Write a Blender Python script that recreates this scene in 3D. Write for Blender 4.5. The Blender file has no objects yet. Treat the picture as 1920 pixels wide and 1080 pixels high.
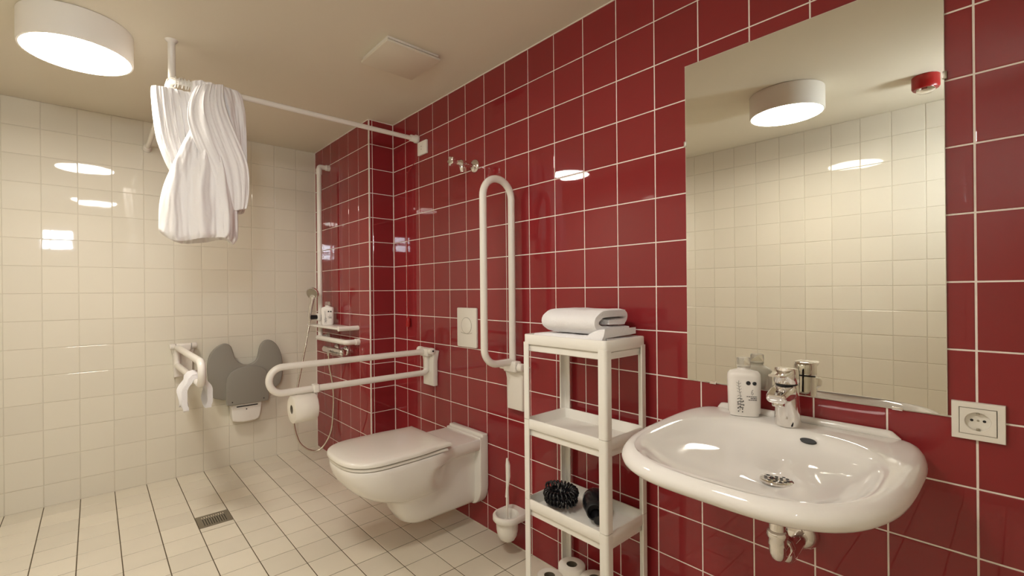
import bpy, bmesh, math, random
from mathutils import Vector, Matrix, noise
random.seed(7)
PI = math.pi
scene = bpy.context.scene
COL = scene.collection

# ------------------------------------------------------------------ camera
cam_data = bpy.data.cameras.new('camera')
cam = bpy.data.objects.new('camera', cam_data)
COL.objects.link(cam)
cam_data.sensor_width = 36.0
cam_data.lens = 863.695 / 1920 * 36.0
cam_data.shift_x = 37.42 / 1920
cam_data.shift_y = 6.60 / 1920
cam_data.clip_start = 0.02
yaw, roll = 0.7128, -0.0095
fw = Vector((math.sin(yaw), math.cos(yaw), -0.0001)).normalized()
rt0 = Vector((math.cos(yaw), -math.sin(yaw), 0))
up0 = rt0.cross(fw)
rt = math.cos(roll) * rt0 + math.sin(roll) * up0
up = -math.sin(roll) * rt0 + math.cos(roll) * up0
m = Matrix(((rt.x, up.x, -fw.x, -1.4448), (rt.y, up.y, -fw.y, -2.6195), (rt.z, up.z, -fw.z, 1.1570), (0, 0, 0, 1)))
cam.matrix_world = m
scene.camera = cam

# ------------------------------------------------------------------ world, exposure
world = bpy.data.worlds.new('world')
scene.world = world
world.use_nodes = True
world.node_tree.nodes['Background'].inputs[0].default_value = (0.75, 0.85, 1.0, 1)
world.node_tree.nodes['Background'].inputs[1].default_value = 0.4
scene.view_settings.view_transform = 'Standard'
scene.view_settings.look = 'None'
scene.view_settings.exposure = 0.82
scene.view_settings.gamma = 1.0
scene.view_settings.use_curve_mapping = False
LAMP_STRENGTH = 30.0
LAMP_COLOR = (1.0, 0.945, 0.875)
DAY_STRENGTH = 60.0
DAY_COLOR = (0.82, 0.90, 1.0)

# ------------------------------------------------------------------ materials
def node_mat(name, color, rough=0.5, metal=0.0, spec=0.5, coat=0.0, bump=0.0, bump_scale=60.0, vary=0.0,
             sss=0.0, trans=0.0, sheen=0.0, mottle=0.0, mottle_scale=8.0):
    mt = bpy.data.materials.new(name)
    mt.use_nodes = True
    nt = mt.node_tree
    b = nt.nodes['Principled BSDF']
    b.inputs['Base Color'].default_value = (*color, 1)
    b.inputs['Roughness'].default_value = rough
    b.inputs['Metallic'].default_value = metal
    b.inputs['Specular IOR Level'].default_value = spec
    b.inputs['Coat Weight'].default_value = coat
    b.inputs['Coat Roughness'].default_value = 0.03
    b.inputs['Transmission Weight'].default_value = trans
    b.inputs['Sheen Weight'].default_value = sheen
    if vary > 0 or mottle > 0:
        col = None
        mix = nt.nodes.new('ShaderNodeHueSaturation')
        mix.inputs['Color'].default_value = (*color, 1)
        val = nt.nodes.new('ShaderNodeMath'); val.operation = 'ADD'
        val.inputs[0].default_value = 1.0
        val.inputs[1].default_value = 0.0
        if vary > 0:
            oi = nt.nodes.new('ShaderNodeObjectInfo')
            mr = nt.nodes.new('ShaderNodeMapRange')
            mr.inputs['To Min'].default_value = 1 - vary
            mr.inputs['To Max'].default_value = 1 + vary
            nt.links.new(oi.outputs['Random'], mr.inputs['Value'])
            nt.links.new(mr.outputs['Result'], val.inputs[0])
        if mottle > 0:
            tc = nt.nodes.new('ShaderNodeNewGeometry')
            nz = nt.nodes.new('ShaderNodeTexNoise')
            nz.inputs['Scale'].default_value = mottle_scale
            nz.inputs['Detail'].default_value = 4
            nt.links.new(tc.outputs['Position'], nz.inputs['Vector'])
            mr2 = nt.nodes.new('ShaderNodeMapRange')
            mr2.inputs['To Min'].default_value = -mottle
            mr2.inputs['To Max'].default_value = mottle
            nt.links.new(nz.outputs['Fac'], mr2.inputs['Value'])
            nt.links.new(mr2.outputs['Result'], val.inputs[1])
        nt.links.new(val.outputs[0], mix.inputs['Value'])
        nt.links.new(mix.outputs['Color'], b.inputs['Base Color'])
    if bump > 0:
        geo = nt.nodes.new('ShaderNodeNewGeometry')
        n2 = nt.nodes.new('ShaderNodeTexNoise')
        n2.inputs['Scale'].default_value = bump_scale
        n2.inputs['Detail'].default_value = 3
        nt.links.new(geo.outputs['Position'], n2.inputs['Vector'])
        bp = nt.nodes.new('ShaderNodeBump')
        bp.inputs['Strength'].default_value = 1.0
        bp.inputs['Distance'].default_value = bump
        nt.links.new(n2.outputs['Fac'], bp.inputs['Height'])
        nt.links.new(bp.outputs['Normal'], b.inputs['Normal'])
    return mt

def emit_mat(name, color, strength):
    mt = bpy.data.materials.new(name)
    mt.use_nodes = True
    nt = mt.node_tree
    b = nt.nodes['Principled BSDF']
    b.inputs['Base Color'].default_value = (0.8, 0.8, 0.8, 1)
    b.inputs['Emission Color'].default_value = (*color, 1)
    b.inputs['Emission Strength'].default_value = strength
    return mt

M = {}
M['red_tile'] = node_mat('red glazed tile', (0.262, 0.023, 0.027), rough=0.022, vary=0.06, bump=0.00006, bump_scale=14)
M['white_tile'] = node_mat('cream glazed tile', (0.775, 0.725, 0.60), rough=0.03, vary=0.025, bump=0.00008, bump_scale=14)
M['floor_tile'] = node_mat('cream floor tile', (0.75, 0.69, 0.555), rough=0.34, vary=0.05, mottle=0.05, mottle_scale=9, bump=0.0001, bump_scale=200)
M['light_grout'] = node_mat('white grout', (0.93, 0.85, 0.78), rough=0.85, mottle=0.06, mottle_scale=30)
M['beige_grout'] = node_mat('beige grout', (0.66, 0.61, 0.495), rough=0.85, mottle=0.06, mottle_scale=30)
M['dark_grout'] = node_mat('dark floor grout', (0.10, 0.075, 0.04), rough=0.9, mottle=0.2, mottle_scale=12)
M['ceiling'] = node_mat('ceiling paint', (0.76, 0.695, 0.56), rough=0.8, bump=0.0002, bump_scale=120)
M['trim'] = node_mat('white trim', (0.90, 0.83, 0.75), rough=0.4)
M['ceramic'] = node_mat('sanitary ceramic', (0.82, 0.785, 0.72), rough=0.06, spec=0.55)
M['basin_ceramic'] = node_mat('basin ceramic', (0.84, 0.815, 0.775), rough=0.05, spec=0.55)
M['lid_plastic'] = node_mat('toilet lid plastic', (0.80, 0.76, 0.68), rough=0.12)
M['rail'] = node_mat('white rail coating', (0.83, 0.785, 0.71), rough=0.26)
M['white_plastic'] = node_mat('white plastic', (0.84, 0.805, 0.73), rough=0.35)
M['shelf_plastic'] = node_mat('shelf plastic', (0.86, 0.83, 0.76), rough=0.42)
M['lamp_body'] = node_mat('lamp body', (0.88, 0.84, 0.76), rough=0.5)
M['chrome'] = node_mat('chrome', (0.82, 0.80, 0.78), rough=0.06, metal=1.0)
M['steel'] = node_mat('brushed steel', (0.42, 0.39, 0.33), rough=0.38, metal=1.0)
M['black'] = node_mat('black rubber and gap shade', (0.008, 0.008, 0.009), rough=0.5)  # also fills gaps, slots and holes, its black standing in for their shade
M['gloss_black'] = node_mat('glossy black plastic', (0.010, 0.010, 0.012), rough=0.18)
M['grey_seat'] = node_mat('grey seat plastic', (0.27, 0.25, 0.21), rough=0.5, bump=0.0001, bump_scale=400)
M['towel'] = node_mat('white terry cloth', (0.88, 0.86, 0.86), rough=0.95, sheen=0.3, bump=0.0020, bump_scale=260)
M['curtain'] = node_mat('white curtain fabric', (0.88, 0.85, 0.83), rough=0.8, bump=0.0012, bump_scale=70)
M['paper'] = node_mat('toilet paper', (0.84, 0.79, 0.70), rough=0.95, bump=0.0004, bump_scale=300)
M['card'] = node_mat('shade-darkened cardboard', (0.16, 0.13, 0.09), rough=0.9)  # colour darkened to put the shade inside the roll's hole into the core
M['red_plastic'] = node_mat('red plastic', (0.36, 0.008, 0.008), rough=0.3)
M['bottle_white'] = node_mat('white bottle plastic', (0.84, 0.80, 0.75), rough=0.25)
M['clear'] = node_mat('clear plastic', (0.92, 0.90, 0.84), rough=0.08, trans=0.85)
M['ink'] = node_mat('black ink', (0.02, 0.02, 0.022), rough=0.5)
M['mirror'] = node_mat('mirror silver', (0.80, 0.795, 0.74), rough=0.0, metal=1.0)
M['mirror_edge'] = node_mat('mirror edge', (0.80, 0.76, 0.66), rough=0.2)
M['hose'] = node_mat('metal hose', (0.72, 0.68, 0.60), rough=0.22, metal=1.0, bump=0.0006, bump_scale=500)
M['vent'] = node_mat('vent plastic', (0.73, 0.665, 0.535), rough=0.6)
M['vent_edge'] = node_mat('vent rim plastic', (0.78, 0.72, 0.62), rough=0.5)
M['lamp_glow'] = emit_mat('lamp diffuser', LAMP_COLOR, LAMP_STRENGTH)
M['day_pane'] = emit_mat('daylit frosted pane', DAY_COLOR, DAY_STRENGTH)
M['glass'] = node_mat('clear lens', (0.9, 0.9, 0.88), rough=0.05, trans=0.8)

# ------------------------------------------------------------------ builders
WL = {}
def bez(pts, radius, seg=6, closed=False):
    """polyline with filleted corners"""
    P = [Vector(p) for p in pts]
    n = len(P)
    rad = radius if isinstance(radius, (list, tuple)) else [radius] * n
    out = []
    for i in range(n):
        if not closed and (i == 0 or i == n - 1):
            out.append(P[i]); continue
        a, b, c = P[(i - 1) % n], P[i], P[(i + 1) % n]
        u, w = (a - b), (c - b)
        lu, lw = u.length, w.length
        u.normalize(); w.normalize()
        ang = u.angle(w)
        if ang > PI - 0.02 or rad[i] <= 0:
            out.append(b); continue
        t = min(rad[i] / math.tan(ang / 2), lu * 0.499, lw * 0.499)
        r = t * math.tan(ang / 2)
        bis = (u + w).normalized()
        cen = b + bis * (r / math.sin(ang / 2))
        s0 = b + u * t - cen
        s1 = b + w * t - cen
        tot = s0.angle(s1)
        ax = s0.cross(s1).normalized()
        for k in range(seg + 1):
            out.append(cen + Matrix.Rotation(tot * k / seg, 3, ax) @ s0)
    return out

def arc_pts(cx, cy, r, a0, a1, n):
    return [(cx + r * math.cos(a0 + (a1 - a0) * i / n), cy + r * math.sin(a0 + (a1 - a0) * i / n)) for i in range(n + 1)]

def rrect(w, h, r, n=5, cx=0, cy=0):
    """rounded rectangle outline, counter-clockwise, w/h full sizes"""
    r = min(r, w / 2 - 1e-5, h / 2 - 1e-5)
    o = []
    for sx, sy, a in ((1, 1, 0), (-1, 1, PI / 2), (-1, -1, PI), (1, -1, 1.5 * PI)):
        o += arc_pts(cx + sx * (w / 2 - r), cy + sy * (h / 2 - r), r, a, a + PI / 2, n)
    return o

class MB:
    def __init__(s): s.v = []; s.f = []
    def add(s, verts, faces):
        o = len(s.v)
        s.v += [Vector(v) for v in verts]
        s.f += [tuple(i + o for i in f) for f in faces]
        return s
    def bm(s, bm):
        bm.verts.index_update()
        s.add([v.co.copy() for v in bm.verts], [[v.index for v in f.verts] for f in bm.faces])
        bm.free()
        return s
    def box(s, x0, x1, y0, y1, z0, z1, bevel=0.0, seg=2, mat=None):
        bm = bmesh.new()
        bmesh.ops.create_cube(bm, size=1)
        for v in bm.verts:
            v.co = Vector(((x0 + x1) / 2 + v.co.x * abs(x1 - x0), (y0 + y1) / 2 + v.co.y * abs(y1 - y0), (z0 + z1) / 2 + v.co.z * abs(z1 - z0)))
        if bevel > 0:
            bmesh.ops.bevel(bm, geom=bm.edges[:] + bm.verts[:], offset=bevel, segments=seg, profile=0.5, affect='EDGES')
        if mat is not None:
            bmesh.ops.transform(bm, matrix=mat, verts=bm.verts)
        return s.bm(bm)
    def loft(s, rings, cap0=True, cap1=True, closed=True):
        n = len(rings[0]); o = len(s.v)
        for r in rings: s.v += [Vector(p) for p in r]
        for i in range(len(rings) - 1):
            for j in range(n if closed else n - 1):
                a = o + i * n + j; b = o + i * n + (j + 1) % n
                s.f.append((a, b, b + n, a + n))
        if cap0: s.f.append(tuple(o + j for j in reversed(range(n))))
        if cap1: s.f.append(tuple(o + (len(rings) - 1) * n + j for j in range(n)))
        return s
    def loopring(s, rings):
        """loft closed in both directions"""
        n = len(rings[0]); o = len(s.v); R = len(rings)
        for r in rings: s.v += [Vector(p) for p in r]
        for i in range(R):
            for j in range(n):
                a = o + i * n + j; b = o + i * n + (j + 1) % n
                c = o + ((i + 1) % R) * n + (j + 1) % n; d = o + ((i + 1) % R) * n + j
                s.f.append((a, b, c, d))
        return s
    def tube(s, path, r, n=14, closed=False, cap=True, squash=None):
        P = [Vector(p) for p in path]
        Q = [P[0]]
        for p in P[1:]:
            if (p - Q[-1]).length > 1e-6: Q.append(p)
        if closed and (Q[0] - Q[-1]).length < 1e-6: Q.pop()
        P = Q; N = len(P)
        R = r if isinstance(r, (list, tuple)) else [r] * N
        T = []
        for i in range(N):
            if closed: t = P[(i + 1) % N] - P[i - 1]
            else: t = P[min(i + 1, N - 1)] - P[max(i - 1, 0)]
            T.append(t.normalized())
        ref = Vector((0, 0, 1)) if abs(T[0].z) < 0.9 else Vector((1, 0, 0))
        nrm = (ref - T[0] * ref.dot(T[0])).normalized()
        rings = []
        for i in range(N):
            if i:
                q = T[i - 1].rotation_difference(T[i])
                nrm = q @ nrm
                nrm = (nrm - T[i] * nrm.dot(T[i])).normalized()
            bi = T[i].cross(nrm)
            rings.append([P[i] + (nrm * math.cos(2 * PI * k / n) + bi * math.sin(2 * PI * k / n)) * R[i] for k in range(n)])
        if closed: return s.loopring(rings)
        return s.loft(rings, cap, cap)
    def lathe(s, prof, loc, axis=(0, 0, 1), n=24, ang=0.0):
        ax = Vector(axis).normalized()
        ref = Vector((0, 0, 1)) if abs(ax.z) < 0.9 else Vector((1, 0, 0))
        u = (ref - ax * ref.dot(ax)).normalized(); w = ax.cross(u)
        loc = Vector(loc)
        rings = [[loc + ax * h + (u * math.cos(2 * PI * k / n + ang) + w * math.sin(2 * PI * k / n + ang)) * max(r, 1e-5) for k in range(n)] for r, h in prof]
        return s.loft(rings, True, True)
    def prism(s, outline, fn, d0, d1, bevel=0.0, seg=2):
        """outline list of (a,b); fn(a,b,d) -> point; shrinks edges by bevel"""
        n = len(outline)
        def inset(t):
            o = []
            A = sum(outline[i][0] * outline[(i + 1) % n][1] - outline[(i + 1) % n][0] * outline[i][1] for i in range(n))
            sg = 1 if A > 0 else -1
            for i in range(n):
                p0 = Vector(outline[i - 1]); p1 = Vector(outline[i]); p2 = Vector(outline[(i + 1) % n])
                e = Vector(p2) - Vector(p0)
                if e.length < 1e-9: o.append(tuple(p1)); continue
                e.normalize()
                nn = Vector((-e.y, e.x)) * sg
                o.append((p1.x + nn.x * t, p1.y + nn.y * t))
            return o
        rings = []
        sd = 1 if d1 > d0 else -1
        if bevel > 0:
            for k in range(seg + 1):
                a = PI / 2 * k / seg
                rings.append([fn(x, y, d0 + sd * bevel * (1 - math.sin(a))) for x, y in inset(bevel * (1 - math.cos(a)))][:] if False else
                             [fn(x, y, d0 + sd * bevel * (1 - math.cos(a))) for x, y in inset(bevel * (1 - math.sin(a)))])
            for k in range(seg + 1):
                a = PI / 2 * (1 - k / seg)
                rings.append([fn(x, y, d1 - sd * bevel * (1 - math.cos(a))) for x, y in inset(bevel * (1 - math.sin(a)))])
        else:
            rings = [[fn(x, y, d0) for x, y in outline], [fn(x, y, d1) for x, y in outline]]
        return s.loft(rings, True, True)
    def build(s, name, mat, parent=None, base=None, smooth=40):
        me = bpy.data.meshes.new(name)
        off = Vector(WL[parent.name]) if parent is not None else Vector(base or (0, 0, 0))
        me.from_pydata([tuple(v - off) for v in s.v], [], s.f)
        b2 = bmesh.new(); b2.from_mesh(me)
        bmesh.ops.remove_doubles(b2, verts=b2.verts, dist=1e-6)
        bmesh.ops.recalc_face_normals(b2, faces=b2.faces)
        b2.to_mesh(me); b2.free()
        if smooth:
            me.polygons.foreach_set('use_smooth', [True] * len(me.polygons))
            me.set_sharp_from_angle(angle=math.radians(smooth))
        me.materials.append(M[mat] if isinstance(mat, str) else mat)
        o = bpy.data.objects.new(name, me)
        COL.objects.link(o)
        if parent is not None: o.parent = parent
        else: o.location = off
        WL[o.name] = tuple(off)
        return o

def tag(o, label=None, cat=None, group=None, kind=None):
    if label: o['label'] = label
    if cat: o['category'] = cat
    if group: o['group'] = group
    if kind: o['kind'] = kind
    return o

def thing(name, loc, label, cat, group=None):
    o = bpy.data.objects.new(name, None)
    o.empty_display_size = 0.05
    COL.objects.link(o)
    o.location = loc
    WL[o.name] = tuple(loc)
    return tag(o, label, cat, group)

# ------------------------------------------------------------------ room constants
T = 0.15
H = 2.2183
YB = 0.8961          # back wall
XB = -0.1677         # face of the red pier in the shower corner
XL = -2.20           # opposite wall
YF = -2.95           # wall behind the camera
ZR = 0.1183          # lowest wall joint
FX = -0.1598         # first floor joint from the red wall
JW = 0.0038          # joint width

TILE_MESH = {}
def tile_mesh(w, h, mat, thick=0.004, bev=0.0014):
    key = (round(w, 4), round(h, 4), mat)
    if key in TILE_MESH: return TILE_MESH[key]
    a, b = w / 2, h / 2
    v = []
    for ia, ib, z in ((a, b, -thick), (a, b, -bev), (a - bev * 0.35, b - bev * 0.35, -bev * 0.35), (a - bev, b - bev, 0)):
        v += [(-ia, -ib, z), (ia, -ib, z), (ia, ib, z), (-ia, ib, z)]
    f = []
    for k in range(3):
        for j in range(4):
            p = 4 * k + j; q = 4 * k + (j + 1) % 4
            f.append((p, q, q + 4, p + 4))
    f.append((12, 13, 14, 15))
    me = bpy.data.meshes.new('tile')
    me.from_pydata(v, [], f)
    me.materials.append(M[mat])
    TILE_MESH[key] = me
    return me

def spans(lo, hi, start, step):
    """intervals of a joint grid with joints at start + n*step clipped to lo..hi"""
    n0 = math.floor((lo - start) / step)
    g = []
    k = n0
    while start + k * step < hi - 1e-6:
        a = max(lo, start + k * step); b = min(hi, start + (k + 1) * step)
        if b - a > 0.012: g.append((a, b))
        k += 1
    return g

def tile_field(parent, us, vs, frame, mat, tilt, keep=None, joint=JW, skip=None):
    """frame(u, v) -> (location, rotation matrix 3x3 with columns u, v, normal)"""
    rest_v, rest_f = [], []
    for (u0, u1) in us:
        for (v0, v1) in vs:
            w, h = u1 - u0 - joint, v1 - v0 - joint
            if w < 0.006 or h < 0.006: continue
            uc, vc = (u0 + u1) / 2, (v0 + v1) / 2
            if skip and skip(uc, vc): continue
            me = tile_mesh(w, h, mat)
            loc, rot = frame(uc, vc)
            jit = Matrix.Rotation(random.gauss(0, tilt), 3, 'X') @ Matrix.Rotation(random.gauss(0, tilt), 3, 'Y')
            mw = Matrix.Translation(loc) @ (rot @ jit).to_4x4()
            if keep is None or keep(uc, vc):
                o = bpy.data.objects.new('tile', me)
                COL.objects.link(o)
                o.parent = parent
                o.matrix_world = mw
                o.matrix_basis = Matrix.Translation(-Vector(WL[parent.name])) @ mw
            else:
                base = len(rest_v)
                rest_v += [mw @ v.co for v in me.vertices]
                rest_f += [tuple(base + i for i in p.vertices) for p in me.polygons]
    if rest_f:
        mb = MB(); mb.v = rest_v; mb.f = rest_f
        o = mb.build('tile_remainder', mat, parent, smooth=0)
        o['kind'] = 'stuff'

def cols(a, b, c):
    return Matrix((a, b, c)).transposed()

GD = 0.0016     # grout depth behind tile face
WT = 0.12       # wall thickness
wall_rows = spans(0.0, H, ZR, T)

# floor
fl = MB().box(XL - WT, WT, YF - WT, YB + WT, -0.12, -GD).build('floor', 'dark_grout', smooth=0)
tag(fl, 'floor of square cream tiles with dark joints', kind='structure')
floor_u = [(a, b) for a, b in spans(XL, FX, FX, T)] + [(FX, 0.0)]
floor_v = spans(YF, YB, 0.0, T)
DR = (-1.0598, -0.9098, 0.05, 0.19)   # drain opening
tile_field(fl, floor_u, floor_v, lambda u, v: (Vector((u, v, 0)), cols((1, 0, 0), (0, 1, 0), (0, 0, 1))), 'floor_tile', 0.0012,
           keep=lambda u, v: v > -1.65, joint=0.0036, skip=lambda u, v: -1.06 < u < -0.91 and 0.0 < v < 0.15)
# ceiling
ce = MB().box(XL - WT, WT, YF - WT, YB + WT, H, H + 0.12).build('ceiling', 'ceiling', smooth=0)
tag(ce, 'smooth beige painted ceiling', kind='structure')
# right (red) wall
wr = MB().box(GD, WT, YF, YB + WT, -0.02, H + 0.02).build('wall_right', 'light_grout', smooth=0)
tag(wr, 'dark red tiled wall with white joints', kind='structure')
tile_field(wr, spans(YF, 0.0, 0.0, T), wall_rows, lambda u, v: (Vector((0, u, v)), cols((0, -1, 0), (0, 0, 1), (-1, 0, 0))), 'red_tile', 0.0016)
# shower pier (two faces)
wp = MB().box(XB + GD, 0.001, GD, YB + WT, -0.02, H + 0.02).build('wall_pier', 'light_grout', smooth=0)
tag(wp, 'red tiled wall projection in the shower corner', kind='structure')
tile_field(wp, spans(0.004, YB, 0.0, T), wall_rows, lambda u, v: (Vector((XB, u, v)), cols((0, -1, 0), (0, 0, 1), (-1, 0, 0))), 'red_tile', 0.0014)
tile_field(wp, [(XB + 0.006, -0.1435), (-0.1435, -0.001)], wall_rows, lambda u, v: (Vector((u, 0, v)), cols((1, 0, 0), (0, 0, 1), (0, -1, 0))), 'red_tile', 0.0010)
# back wall
wb = MB().box(XL - WT, XB, YB + GD, YB + WT, -0.02, H + 0.02).build('wall_back', 'beige_grout', smooth=0)
tag(wb, 'cream tiled wall behind the shower area', kind='structure')
tile_field(wb, spans(XL, XB, FX, T), wall_rows, lambda u, v: (Vector((u, YB, v)), cols((1, 0, 0), (0, 0, 1), (0, -1, 0))), 'white_tile', 0.0014, joint=0.003)
# left wall
wl = MB().box(XL - WT, XL - GD, YF, YB, -0.02, H + 0.02).build('wall_left', 'beige_grout', smooth=0)
tag(wl, 'cream tiled wall reflected in the mirror', kind='structure')
tile_field(wl, spans(YF, YB, 0.0, T), wall_rows, lambda u, v: (Vector((XL, u, v)), cols((0, 1, 0), (0, 0, 1), (1, 0, 0))), 'white_tile', 0.0014,
           keep=lambda u, v: u < -0.55, joint=0.003)
# wall behind the camera with a small daylit window
WX0, WX1, WZ0, WZ1 = -1.90, -1.63, 1.69, 1.935
wfm = MB()
wfm.box(XL, WX0, YF - WT, YF - GD, -0.02, H + 0.02)
wfm.box(WX1, 0.0, YF - WT, YF - GD, -0.02, H + 0.02)
wfm.box(WX0, WX1, YF - WT, YF - GD, -0.02, WZ0)
wfm.box(WX0, WX1, YF - WT, YF - GD, WZ1, H + 0.02)
wf = wfm.build('wall_front', 'beige_grout', smooth=0)
tag(wf, 'cream tiled wall with a small window', kind='structure')
tile_field(wf, spans(XL, 0.0, FX, T), wall_rows, lambda u, v: (Vector((u, YF, v)), cols((-1, 0, 0), (0, 0, 1), (0, 1, 0))), 'white_tile', 0.0014,
           keep=lambda u, v: False, joint=0.003, skip=lambda u, v: WX0 - 0.07 < u < WX1 + 0.07 and WZ0 - 0.07 < v < WZ1 + 0.07)
# surround that closes the tiles left out around the opening
win = MB()
win.box(WX0 - 0.16, WX0, YF - GD, YF + 0.006, WZ0 - 0.16, WZ1 + 0.14)
win.box(WX1, WX1 + 0.16, YF - GD, YF + 0.006, WZ0 - 0.16, WZ1 + 0.14)
win.box(WX0, WX1, YF - GD, YF + 0.006, WZ0 - 0.16, WZ0)
win.box(WX0, WX1, YF - GD, YF + 0.006, WZ1, WZ1 + 0.14)
wn = win.build('window_1', 'trim', smooth=0)
tag(wn, 'small frosted window with a white surround', kind='structure')
MB().box(WX0, WX1, YF - 0.07, YF - 0.06, WZ0, WZ1).build('pane', 'day_pane', wn, smooth=0)
fr = MB()
fr.box(WX0, WX1, YF - 0.06, YF - 0.02, 1.785, 1.800)
fr.box(WX0 + 0.06, WX0 + 0.078, YF - 0.06, YF - 0.02, WZ0, WZ1)
for a, b, c, d in ((WX0, WX0 + 0.012, WZ0, WZ1), (WX1 - 0.012, WX1, WZ0, WZ1), (WX0, WX1, WZ0, WZ0 + 0.012), (WX0, WX1, WZ1 - 0.012, WZ1)):
    fr.box(a, b, YF - 0.06, YF - 0.015, c, d)
fr.build('window_frame', 'black', wn, smooth=0)
# trims: corner profile of the pier, silicone joints, ceiling joint
def trim(name, mb, mat='trim'):
    return tag(mb.build(name, mat), 'white joint strip', kind='structure')
trim('trim_1', MB().box(XB - 0.001, XB + 0.006, -0.001, 0.006, 0.0, H, 0.0015))
trim('trim_2', MB().box(-0.004, 0.001, -0.004, 0.001, 0.0, H, 0.001))
trim('trim_3', MB().box(XB - 0.004, XB + 0.001, YB - 0.004, YB + 0.001, 0.0, H, 0.001))
trim('trim_4', MB().box(-0.003, 0.001, YF, 0.0, H - 0.004, H))
trim('trim_5', MB().box(XB, 0.0, -0.003, 0.001, H - 0.004, H).box(XB - 0.003, XB + 0.001, 0.0, YB, H - 0.004, H))
trim('trim_6', MB().box(XL, XB, YB - 0.003, YB + 0.001, 0.0, 0.003), 'beige_grout')
trim('trim_7', MB().box(-0.003, 0.001, YF, 0.0, 0.0, 0.003), 'beige_grout')

# ------------------------------------------------------------------ ceiling lamps
def lamp(cx, cy, label):
    r, h = 0.174, 0.118
    t = thing('ceiling_lamp', (cx, cy, H), label, 'lamp', 'round ceiling lamps')
    MB().lathe([(r - 0.004, 0), (r, -0.002), (r, -h + 0.004), (r - 0.002, -h), (r - 0.008, -h), (r - 0.008, -h + 0.012), (0.0, -h + 0.012)], (cx, cy, H), n=64).build('housing', 'lamp_body', t, smooth=45)
    MB().lathe([(r - 0.0085, -h + 0.010), (r - 0.0085, -h + 0.001), (r - 0.02, -h - 0.002), (0.0, -h - 0.003)], (cx, cy, H), n=64).build('diffuser', 'lamp_glow', t, smooth=45)
lamp(-1.485, -0.185, 'white round ceiling lamp lit above the shower, left of the curtain')
lamp(-1.425, -1.775, 'white round ceiling lamp seen only in the mirror')

# ceiling vent
vt = thing('ceiling_vent', (-0.394, -0.79, H), 'flat square ventilation cover on the ceiling', 'vent')
MB().box(-0.52, -0.268, -0.908, -0.672, H - 0.010, H, 0.001).build('frame', 'vent_edge', vt)
MB().box(-0.51, -0.278, -0.898, -0.682, H - 0.016, H - 0.010).build('recess', 'black', vt)
MB().box(-0.526, -0.262, -0.914, -0.666, H - 0.026, H - 0.016, 0.002).build('cover_plate', 'vent', vt)

# fire alarm on the ceiling, reflected in the mirror
fa = thing('fire_alarm', (-1.735, -2.30, H), 'red ceiling alarm beacon with clear lens, seen in the mirror', 'alarm')
MB().lathe([(0.050, 0), (0.054, -0.004), (0.054, -0.058), (0.049, -0.066), (0.038, -0.066)], (-1.735, -2.30, H), n=40).build('housing', 'red_plastic', fa)
MB().lathe([(0.038, -0.065), (0.036, -0.076), (0.025, -0.084), (0, -0.087)], (-1.735, -2.30, H), n=32).build('lens', 'chrome', fa)

# ------------------------------------------------------------------ toilet
TY = -0.772
def d_outline(xb, xf, wr, wb, n=40, xs=-0.20):
    """closed outline in XY: back at xb (half width wr), widening to wb, rounded front at xf"""
    pts = []
    L = xb - xf
    rb = min(wb * 0.95, L * 0.55)          # length of the rounded nose
    side = []
    x_w = min(xb - 0.01, max(xs - 0.14, xf + rb))
    x_s = min(xb - 0.005, xs + 0.02)
    if x_w > x_s - 0.005: x_w = x_s - 0.005
    side.append((xb, wr))
    side.append((xb * 0.5 + x_s * 0.5, wr))
    for k in range(7):
        t = k / 6; e = t * t * (3 - 2 * t)
        side.append((x_s + (x_w - x_s) * t, wr + (wb - wr) * e))
    x_n = xf + rb
    if x_n < x_w - 0.004:
        side.append(((x_w + x_n) / 2, wb))
    else:
        x_n = x_w - 0.002
    for k in range(0, n // 2 + 1):
        a = PI / 2 * k / (n // 2)
        side.append((x_n - (x_n - xf) * math.sin(a) ** 0.76, wb * math.cos(a) ** 0.68 if k < n // 2 else 0.0))
    pts = side + [(x, -y) for x, y in reversed(side[:-1])]
    return pts
def ring_at(z, xb, xf, wr, wb, cy=TY, xs=-0.20, N=96):
    o = d_outline(xb, xf, wr, wb, xs=xs)
    # resample by arc length separately so that rings correspond
    P = [Vector((x, y)) for x, y in o]
    d = [0.0]
    for i in range(1, len(P)): d.append(d[-1] + (P[i] - P[i - 1]).length)
    res = []
    j = 0
    for k in range(N):
        t = d[-1] * k / (N - 1)
        while j < len(d) - 2 and d[j + 1] < t: j += 1
        f = (t - d[j]) / max(1e-9, d[j + 1] - d[j])
        p = P[j].lerp(P[j + 1], min(1, max(0, f)))
        res.append((p.x, cy + p.y, z))
    return res
to = thing('toilet', (0, TY, 0.085), 'long wall-hung white toilet with closed lid', 'toilet')
bowl = MB()
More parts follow.
